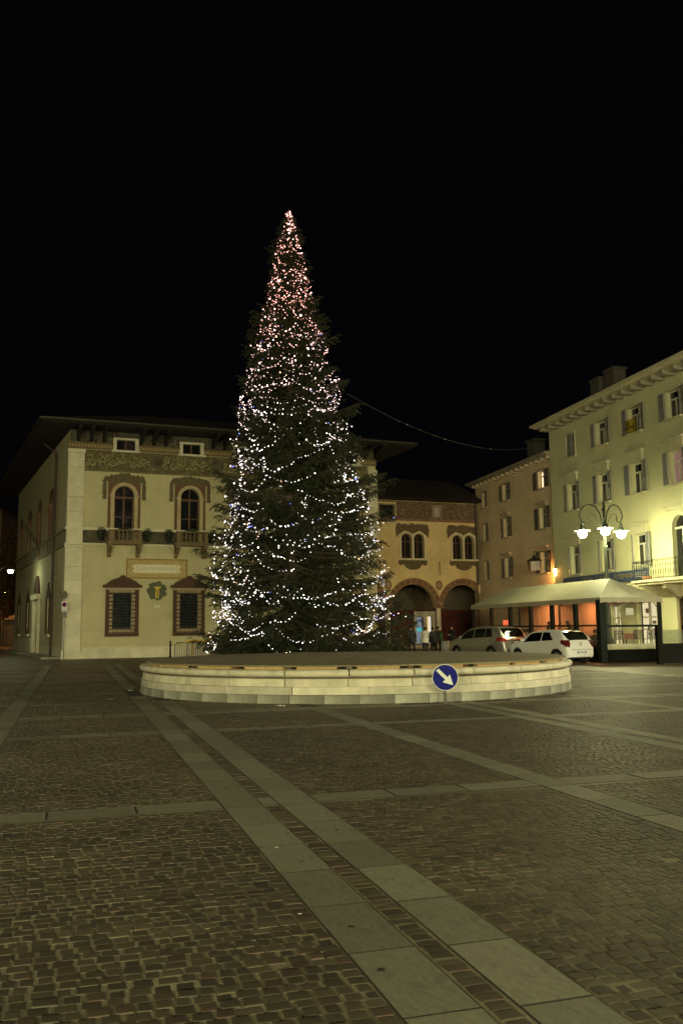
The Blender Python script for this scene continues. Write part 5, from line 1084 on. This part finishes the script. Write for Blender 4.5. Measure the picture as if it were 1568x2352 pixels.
SKIN = (.42, .25, .17); BLK = (.016, .016, .018); JEAN = (.03, .035, .055); SHO = (.015, .013, .012)
person('person in a white jacket and dark trousers standing behind the fountain', (4.85, 53.4, 0), R(-25), stand(.05, .03, 'front', .95), (SKIN, (.66, .64, .60), JEAN, SHO), 1.05, coat=.3)
person('person in a long black coat standing close beside the white jacket', (5.36, 53.3, 0), R(35), stand(.03, .02, 'front', .94), (SKIN, BLK, BLK, SHO), 1.1, coat=.35)
person('person in a dark green jacket facing the square by the arcade column', (6.0, 57.0, 0), R(170), stand(.04, 0, 'down', .97), (SKIN, (.03, .05, .04), BLK, SHO), 1.05, coat=.2)
person('dark figure mid-stride right of the tree with legs apart', (3.95, 51.8, 0), R(15), stand(.24, .05, 'down', 1.0), (SKIN, (.018, .02, .03), (.014, .014, .018), SHO), 1.05, coat=.2)
person('black hooded figure standing under the right arch of the arcade', (7.35, 60.5, 0), R(120), stand(.03, .0, 'front', 1.0), (SKIN, (.012, .012, .014), BLK, SHO), 1.15, coat=.4, hood=True)
person('dark-haired guest seated upright in the orange glow of the tent', (10.52, 46.5, .55), R(-100), sit(.05), (SKIN, (.05, .02, .02), BLK, SHO), 1.05, coat=.15)
person('long-haired guest leaning over a table near the white tent corner', (11.55, 45.0, .55), R(60), sit(.16), (SKIN, (.035, .02, .02), BLK, SHO), 1.05, coat=.2, long_hair=True)
person('guest seated low at the left among the tent tables', (9.74, 48.0, .2), R(-60), sit(.1), (SKIN, (.02, .02, .02), BLK, SHO), coat=.2)
person('guest bending forward beside the leftmost seated guest in the tent', (9.95, 47.0, .15), R(80), sit(.22), (SKIN, (.06, .02, .015), BLK, SHO), coat=.15)
person('guest with a pale face seated behind the white car roof', (11.2, 46.6, .25), R(175), sit(.02), (SKIN, (.10, .08, .06), BLK, SHO), coat=.15, hair=(.10, .06, .03))
person('guest in dark clothes seated just left of the tent corner post', (12.22, 43.7, .12), R(160), sit(.05), (SKIN, (.05, .025, .02), BLK, SHO), 1.1, coat=.25)
# ================================================================ SMALL STREET THINGS
bo = thing('bollard', 'slim dark iron bollard in front of the palazzo', 'bollard', (-10.05, 52.6, 0))
MB().lathe([(.12, 0), (.12, .1), (.06, .16), (.05, .75), (.075, .78), (.075, .84), (.04, .88), (.06, .96), (.05, 1.02), (.0, 1.06)], 12).build('shaft', M_iron, bo, smooth=True)
def barrier(label, X, Y, rz, L=2.2):
    t = thing('crowd_barrier', label, 'barrier', (X, Y, 0), rz, 'steel crowd barriers by the tree')
    MB().tube([(0, 0, .12), (0, 0, .85), (.06, 0, .95), (.14, 0, 1.0), (L - .14, 0, 1.0), (L - .06, 0, .95), (L, 0, .85), (L, 0, .12)], .028, 8).tube([(0, 0, .2), (L, 0, .2)], .018, 6).build('frame', M_galv, t, smooth=True)
    me = MB().tube([(0, 0, .2), (0, 0, 1.0)], .014, 6).mesh('bar', M_galv)
    for i in range(1, 18): inst('bar', me, t, (L*i/18, 0, 0))
    for x in (.25, L - .25): MB().tube([(x, -.28, .0), (x, -.22, .1), (x, 0, .2), (x, .22, .1), (x, .28, .0)], .018, 6).build('foot', M_galv, t)
    return t
barrier('galvanised crowd barrier nearest the viewer left of the tree', -8.75, 47.0, R(3)); barrier('galvanised crowd barrier set at an angle behind another one', -8.35, 48.3, R(-8))
yb = thing('barrier_board', 'yellow wooden board fence at the left foot of the tree', 'barrier', (-8.6, 49.3, 0), R(2))
M_yb = mat('yellow_board', (.52, .34, .07), rough=.6, var=.15)
MB().box(0, 2.4, -.02, .02, .96, 1.12).build('board', M_yb, yb)
for i in range(9): MB().box(.05 + i*.28, .15 + i*.28, .025, .05, .3, .95).build('slat', M_yb if i % 2 else mat('white_board', (.5, .45, .35)), yb)
for x in (.1, 2.3): MB().box(x - .04, x + .04, .055, .12, 0, 1.1).build('post', M_wood, yb)
# waste sack holder
ws = thing('waste_sack_stand', 'clear waste sack hanging from a green post behind the fountain', 'waste bin', (5.95, 52.2, 0))
MB().tube([(-.25, 0, 0), (-.25, 0, 1.25)], .035, 8).build('post', mat('stand_green', (.03, .16, .05), rough=.5), ws); MB().tube([(.24*math.cos(a), .24*math.sin(a), .86) for a in np.linspace(0, 2*math.pi, 17)], .012, 5, caps=False).build('ring', M_iron, ws)
b = MB(); prof = [(.24, .86), (.27, .7), (.3, .45), (.27, .2), (.14, .08), (.0, .06)]
b.lathe(prof, 14); b.v = [(x + .015*math.sin(y*40 + z*15), y + .015*math.cos(x*37 + z*11), z) for x, y, z in b.v]; b.build('sack', clear_sheet('sack_plastic', (.8, .85, .9), .12, .3), ws, smooth=True)
for k, (x, z) in enumerate(((-.1, .4), (.08, .3), (.0, .55))): MB().box(x - .05, x + .05, -.06, .06, z - .1, z + .12).build('rubbish', mat('blue_wrap', (.08, .12, .45)), ws)
# no parking sign at the palazzo corner
npk = thing('no_parking_sign', 'no-parking plate on a thin grey pole at the palazzo corner', 'sign', (-16.75, 54.1, 0), R(-8))
MB().tube([(0, .05, 0), (0, .05, 4.1)], .03, 8).build('pole', M_galv, npk)
MB().box(-.18, .18, -.01, .01, 2.85, 3.45).build('plate', mat('sign_white', (.72, .72, .68)), npk); ds = MB().prism(arc(0, 3.25, .14, 0, 2*math.pi, 24)[:-1], -.016, -.011).build('disc', mat('sign_blue', (.012, .016, .19)), npk)
M_sr = mat('sign_red', (.38, .02, .03), rough=.45); MB().band(arc(0, 3.25, .145, 0, 2*math.pi, 24), arc(0, 3.25, .11, 0, 2*math.pi, 24), -.019, -.0165).build('ring', M_sr, npk); MB().prism([(-.09, 3.31), (-.065, 3.335), (.09, 3.19), (.065, 3.165)], -.0185, -.0162).build('slash', M_sr, npk)
text('0 - 24', .09, M_bk, npk, (0, -.012, 2.95), depth=.001)
MB().box(-.12, .12, -.02, .05, 2.5, 2.8).build('box', mat('grey_box', (.2, .2, .19)), npk)
MB().prism([(-.42, 4.15), (-.36, 4.17), (-.06, 3.6), (-.10, 3.56)], -.02, .01).build('arrow_board', M_wood, npk); MB(Matrix.Rotation(R(75), 4, 'Z')).prism(arc(0, 3.85, .22, 0, 2*math.pi, 20)[:-1], -.012, .012).build('edge_disc', M_galv, npk)
# ================================================================ FAR LEFT STREET
fh = thing('far_house', 'dark house at the far left edge with glowing orange windows', 'building', (-48, 112, 0), R(5))
b = MB(); HW = [(3.6, 4.6, 6.2, 8.0), (3.6, 4.6, 9.2, 11.2), (3.7, 4.6, 12.4, 13.6)]; wall_holes(b, -8, 4.9, 0, 17, HW, 0, .3); b.add([(4.9, 0, 0), (4.9, 8, 0), (4.9, 8, 17), (4.9, 0, 17)], [(0, 1, 2, 3)]); b.build('wall', mat('far_wall', (.2, .15, .1), rough=.9), fh)
for a, c, d, e in HW:
    wn = MB().box(a, a + .08, .1, .2, d, e).box(c - .08, c, .1, .2, d, e).box(a + .08, c - .08, .1, .2, (d + e)/2 - .04, (d + e)/2 + .04).build('window', M_wood, fh); MB().box(a, c, .2, .22, d, e).build('pane', emit('far_lit', (1, .40, .10), 1.2), wn)
MB().box(-8.4, 5.3, -.4, 8.4, 17.001, 17.3).build('roof', M_tile, fh)
stp = thing('garden_steps', 'stone steps lit orange at the end of the side street', 'steps', (-41.5, 113, 0), 0)
M_sp = mat('steps_stone', (.42, .34, .25), rough=.85)
for i in range(6): MB().box(-1 + i*.5, 4.5, .2*i, 3, 3.2 + i*.25, 3.44 + i*.25).build('step', M_sp, stp)
MB().box(-1.5, 4.6, .4, 3.4, 0, 3.19).build('base', mat('far_wall', (.2, .15, .1)), stp)
slp = thing('garden_lamp', 'low orange lamp above the far garden steps', 'lamp', (-41.9, 111.2, 0)); MB().tube([(0, 0, 0), (0, 0, 6.2)], .06, 6).build('post', M_iron, slp); MB().ball((0, 0, 6.35), .18, n=8, k=6).build('globe', emit('garden_orange', (1, .40, .1), 260.), slp)
def broad_tree(label, loc, h, r_, seed):
    g = np.random.default_rng(seed); t = thing('street_tree', label, 'tree', loc, 0, 'dark trees at the end of the side street')
    MB().tube([(0, 0, 0), (.1, 0, h*.3), (.0, .1, h*.6)], [.22, .17, .1], 8).tube([(.1, 0, h*.3), (.9, .3, h*.6)], [.12, .05], 6).tube([(.1, 0, h*.35), (-.9, -.2, h*.65)], [.12, .05], 6).build('trunk', M_wood, t)
    n = 5000; c = g.normal(size=(26, 3)); c /= np.linalg.norm(c, axis=1)[:, None]; c *= g.uniform(.3, .85, (26, 1))*np.array([r_, r_, h*.33]); k = g.integers(0, 26, n); C_ = c[k] + g.normal(size=(n, 3))*r_*.2 + np.array([0, 0, h*.66])
    a = g.normal(size=(n, 3)); a /= np.linalg.norm(a, axis=1)[:, None]; d = np.cross(a, g.normal(size=(n, 3))); d /= np.linalg.norm(d, axis=1)[:, None]
    V = np.stack([C_ - a*.16, C_ - d*.09, C_ + a*.16, C_ + d*.09], 1).reshape(-1, 3); o = bpy.data.objects.new('crown', raw_mesh('crown', V, np.arange(n*4).reshape(-1, 4), mat('autumn_leaf', (.10, .055, .025), rough=.7, var=.4, scale=3))); COL.objects.link(o); o.parent = t
broad_tree('dark leafy tree beyond the side street lamp, nearer the palazzo', (-37.6, 104, 0), 15, 3.2, 3); broad_tree('dark leafy tree before the orange windows at far left', (-38.2, 98, 0), 9, 2.2, 4)
# ================================================================ CHRISTMAS TREE
TX, TY = -2.1, 36.0
ZR = np.array([.3, .8, 1.4, 1.94, 2.48, 3.84, 4.39, 4.94, 6.05, 6.6, 8.27, 9.98, 10.5, 11.5, 12.4, 13.1, 14.1, 14.84, 16.4, 17.68, 18.6, 19.25]); RR = np.array([3.2, 3.9, 4.05, 3.9, 3.75, 3.85, 3.75, 3.6, 3.4, 3.15, 2.85, 2.5, 2.4, 2.25, 1.95, 1.72, 1.42, 1.14, .84, .54, .28, .05])
def rad(z, a=None):      # the skirt hangs further out to the right
    r_ = np.interp(z, ZR, RR); return r_ if a is None else r_*(1 + max(.02, .19*(1 - z/13))*math.cos(a))
xt = thing('christmas_tree', 'towering dark spruce christmas tree behind the covered fountain', 'tree', (TX, TY, 0))
M_bark = mat('spruce_bark', (.085, .06, .045), rough=.9, var=.35, scale=7, bump=.5, bscale=18)
MB().tube([(0, 0, 0), (.02, 0, 3), (.0, .02, 8), (.05, 0, 14), (.1, 0, 19.1)], [.30, .26, .19, .10, .02], 12).build('trunk', M_bark, xt, smooth=True)
g = np.random.default_rng(5); limb = MB(); tw_o, tw_d, tw_l = [], [], []
z = .55
while z < 18.9:
    nb = int(g.integers(4, 7)) if z > 2 else 8
    for i in range(nb):
        az = g.uniform(0, 2*math.pi); zz = z + g.uniform(-.12, .12); f = np.clip((zz - 1)/17, 0, 1)
        a0 = -.30 + .75*f; b0 = .16 - .1*f; odd = g.random()
        L_ = rad(zz, az)*(g.uniform(.80, 1.10)*(1.13 if odd > .94 else 1) if zz < 9.5 else g.uniform(.74, .98)*(1.18 if odd > .95 else 1))
        L_ *= 1 + .12*math.sin(1.9*zz + 2*az) + .08*math.sin(4.3*zz - 3*az + 1)
        if zz < 1.6: a0 = g.uniform(-.12, .05)
        ts = np.linspace(0, 1, 7); wob = g.normal(0, .05)
        pts = np.stack([L_*ts*np.cos(az + wob*ts*ts*2), L_*ts*np.sin(az + wob*ts*ts*2), zz + L_*(a0*ts + b0*ts*ts) - (.10*L_ if f < .6 else 0)*np.sin(ts*2.6)], 1); pts[:, 2] = np.maximum(pts[:, 2], .16)
        if L_ > .5: limb.tube([tuple(q) for q in pts], list(np.linspace(.02 + .011*L_, .006, 7)), 4, caps=False)
        nt = max(4, int(L_/.078))
        for t_ in np.linspace(.14, 1, nt):
            o_ = np.array([np.interp(t_, ts, pts[:, k]) for k in range(3)]); d0 = (pts[-1] - pts[0]); d0[2] *= .5; d0 /= np.linalg.norm(d0)
            for sd in ((-1, 1) if t_ < .985 else (0,)):
                if g.random() < .1: continue
                sa = sd*g.uniform(.6, 1.15); ca_, sa_ = math.cos(sa), math.sin(sa); d = np.array([d0[0]*ca_ - d0[1]*sa_, d0[0]*sa_ + d0[1]*ca_, d0[2] + g.uniform(-.95, .10)]); d /= np.linalg.norm(d)
                tw_o.append(o_ + g.normal(0, .015, 3)); tw_d.append(d); tw_l.append(np.clip(.24 + .34*(1 - t_)*L_*.6, .18, .6)*g.uniform(.7, 1.25)*(1 if f < .8 else .75))
    z += .12 if z > 9 else .125
limb.build('branches', M_bark, xt)['kind'] = 'stuff'
o_, d_, l_ = np.array(tw_o), np.array(tw_d), np.array(tw_l); N = len(o_); K = 15
s_ = (np.arange(K) + .5)/K
a_ = np.cross(d_, np.array([0, 0, 1.])); a_ /= np.linalg.norm(a_, axis=1)[:, None] + 1e-9; b_ = np.cross(a_, d_)
ph = g.uniform(0, 2*math.pi, (N, K)); C_ = o_[:, None] + d_[:, None]*(s_*1.0)[None, :, None]*l_[:, None, None]; C_[..., 2] -= .12*(s_**2)[None]*l_[:, None]
out = a_[:, None]*np.cos(ph)[..., None] + b_[:, None]*np.sin(ph)[..., None]*.6; dirn = out*.8 + d_[:, None]*.75; dirn /= np.linalg.norm(dirn, axis=2)[..., None]
nl = g.uniform(.06, .125, (N, K, 1)); sidev = np.cross(dirn, g.normal(size=(N, K, 3))); sidev /= np.linalg.norm(sidev, axis=2)[..., None]; wv = .015
tip = C_ + dirn*nl; V = np.stack([C_ - sidev*wv, C_ + sidev*wv, tip], 2).reshape(-1, 3)
M_need = mat('spruce_needles', (.030, .035, .016), rough=.6, var=.45, scale=1.1, spec=.3)
me = raw_mesh('needles', V, np.arange(N*K*3).reshape(-1, 3), M_need); o = bpy.data.objects.new('crown', me); COL.objects.link(o); o.parent = xt; o['kind'] = 'stuff'
print('twigs', N, 'needle tris', N*K)
# ================================================================ FAIRY LIGHTS
B = []   # x,y,z,size  (tree-local)
cab = MB(); g = np.random.default_rng(21)
def strand(A_, C_, sag, sp=.14):
    A_, C_ = np.array(A_), np.array(C_); n = max(3, int(np.linalg.norm(C_ - A_)/sp)); P = []; jr = g.normal(0, .03)
    for i in range(n + 1):
        t = i/n; p = A_*(1 - t) + C_*t; p[2] -= sag*4*t*(1 - t); p[:2] *= 1 + jr*math.sin(math.pi*t); P.append(p)
        if g.random() < .93: B.append((*(p + g.normal(0, .022, 3)), min(.052, .0142*math.exp(g.normal(0, .45)))))
    cab.tube([tuple(p) for p in P], .006, 3, caps=False)
z = 1.3
while z < 17.6:
    r0 = rad(z); az = g.uniform(0, 6.28); end = az + 2*math.pi; drift = g.normal(0, .25)
    def anchor(a):
        zz = z + g.normal(0, .24) + drift*math.sin(a - az); r_ = rad(zz, a)*g.uniform(.74, .97); return np.array((r_*math.cos(a), r_*math.sin(a), zz))
    P = anchor(az)
    while az < end:
        st = min(g.uniform(.7, 2.3)/max(r0, .35), 1.5); Q = anchor(az + st)
        if g.random() < (.82 if z > 9 else .70): strand(P, Q, g.uniform(.05, .5)*min(1, r0/2.0)*min(1, st*r0/1.4), g.uniform(.11, .16))
        if g.random() < .06: strand(Q, Q + np.array([g.normal(0, .25), g.normal(0, .25), -g.uniform(.4, .9)]), 0, .12)
        P = Q; az += st
    z += g.uniform(.31, .47) if z < 10.5 else g.uniform(.20, .31)
# dense wrapping near the tip, and clusters where spare cable is bundled on a branch
for k in range(620):
    z_ = 19.2 - 6.2*g.random()**.85; a = g.uniform(0, 2*math.pi); r_ = rad(z_, a)*g.uniform(.55, 1.0); B.append((r_*math.cos(a), r_*math.sin(a), z_, min(.05, .019*math.exp(g.normal(0, .4)))))
for k in range(34):
    z_ = g.uniform(1.5, 13.5); a = g.uniform(math.pi*.95, 2.05*math.pi); r_ = rad(z_, a)*g.uniform(.8, 1.03); c_ = np.array((r_*math.cos(a), r_*math.sin(a), z_)); e_ = np.array((math.cos(a), math.sin(a), g.uniform(-.2, .4)))
    for j in range(int(g.integers(4, 9))): p = c_ + e_*g.uniform(-.6, .2) + g.normal(0, .10, 3); B.append((*p, .018*math.exp(g.normal(0, .35))))
def rim_pt(a, z_, k=1.0): r_ = rad(z_, a)*k; return (r_*math.cos(a), r_*math.sin(a), z_)
zz = np.array([5.6, 4.9, 4.1, 3.2, 2.3, 1.5, .9])
for u, v_ in zip(zz, zz[1:]): strand(rim_pt(math.pi + .15, u, .95), rim_pt(math.pi + .18, v_, .92), .02, .15)
for u, v_ in zip([7.6, 7.0, 6.2, 5.4, 4.6, 3.8], [7.0, 6.2, 5.4, 4.6, 3.8, 3.1]): strand(rim_pt(-.35, u, .9), rim_pt(-.3, v_, .9), .03, .13)
for k in range(26): B.append((*(np.array([.05 + g.normal(0, .07), g.normal(0, .07), g.uniform(18.0, 19.25)])), g.uniform(.02, .035)))
B = np.array(B)
def bulb_col(zv):
    t = np.clip((zv - 7.5)/7.5, 0, 1); return np.array([1.0, .92 - .50*t, .90 - .56*t])
cols = np.array([bulb_col(v) for v in B[:, 2]]); blue = g.random(len(B)) < .018; cols[blue & (B[:, 2] < 14)] = (.18, .22, 1.0); orange = g.random(len(B)) < .05; cols[orange & (B[:, 2] < 9)] = (1, .6, .3)
cols *= g.uniform(.35, 1.2, (len(B), 1))
m = bpy.data.materials.new('fairy_bulb'); m.use_nodes = True; nn = m.node_tree.nodes; nn.clear(); oo = nn.new('ShaderNodeOutputMaterial'); ee = nn.new('ShaderNodeEmission'); at = nn.new('ShaderNodeAttribute'); at.attribute_name = 'tint'
m.node_tree.links.new(at.outputs['Color'], ee.inputs[0]); ee.inputs[1].default_value = 6.0; m.node_tree.links.new(ee.outputs[0], oo.inputs[0]); M_bulb = m
ph_ = (1 + 5**.5)/2; ico = np.array([(-1, ph_, 0), (1, ph_, 0), (-1, -ph_, 0), (1, -ph_, 0), (0, -1, ph_), (0, 1, ph_), (0, -1, -ph_), (0, 1, -ph_), (ph_, 0, -1), (ph_, 0, 1), (-ph_, 0, -1), (-ph_, 0, 1)])/math.sqrt(1 + ph_**2)
icf = np.array([(0, 11, 5), (0, 5, 1), (0, 1, 7), (0, 7, 10), (0, 10, 11), (1, 5, 9), (5, 11, 4), (11, 10, 2), (10, 7, 6), (7, 1, 8), (3, 9, 4), (3, 4, 2), (3, 2, 6), (3, 6, 8), (3, 8, 9), (4, 9, 5), (2, 4, 11), (6, 2, 10), (8, 6, 7), (9, 8, 1)])
fl = thing('fairy_lights', 'strings of warm and white fairy lights draped over the spruce', 'string lights', (TX, TY, 0))
cab.build('cable', mat('green_wire', (.015, .025, .015), rough=.6), fl)
score = -B[:, 1]*.25 + B[:, 3]*60 + g.uniform(0, 1.2, len(B)); top = np.zeros(len(B), bool); top[np.argsort(-score)[:292]] = True
rest = ~top; n = rest.sum(); V = (B[rest, None, :3] + ico[None]*B[rest, 3][:, None, None]).reshape(-1, 3); F = (icf[None] + (np.arange(n)*12)[:, None, None]).reshape(-1, 3)
o = bpy.data.objects.new('bulbs', raw_mesh('bulbs', V, F, M_bulb, np.repeat(cols[rest], 12, 0))); COL.objects.link(o); o.parent = fl; o['kind'] = 'stuff'
key = {}
for i in np.flatnonzero(top):
    k = tuple(np.round(cols[i]*4).astype(int))
    if k not in key: key[k] = raw_mesh('bulb', ico, icf, M_bulb, np.repeat(cols[i][None], 12, 0))
    inst('bulb', key[k], fl, tuple(B[i, :3]), scale=(B[i, 3],)*3)
print('bulbs', len(B))
# lamp fixed to the trunk, power line
fd = thing('trunk_floodlight', 'small bright floodlight clamped to the lower trunk of the spruce', 'lamp', (-2.36, 35.55, 3.0)); MB().box(-.15, .15, 0, .1, -.09, .09).build('housing', M_iron, fd); MB().box(-.13, .13, -.006, -.001, -.07, .07).build('lens', emit('flood_white', (1, .93, .85), 9.), fd); MB().tube([(.15, .06, 0), (.3, .3, -.02)], .02, 5).build('clamp', M_iron, fd)
pc = [Vector((.3, 36.3, 11.35)).lerp(Vector((14.1, 62.0, 14.3)), i/24) - Vector((0, 0, 1.1*4*(i/24)*(1 - i/24))) for i in range(25)]
pw = thing('overhead_cable', 'thin cable sagging from the spruce to the green house eaves', 'cable', (0, 0, 0)); MB().tube([tuple(p) for p in pc], .011, 4).build('wire', mat('wire_grey', (.07, .07, .065), rough=.7), pw)
for i in (5, 9, 15): MB().ball(tuple(pc[i]), .035, n=6, k=4).build('clip', mat('clip_pale', (.4, .4, .36)), pw)
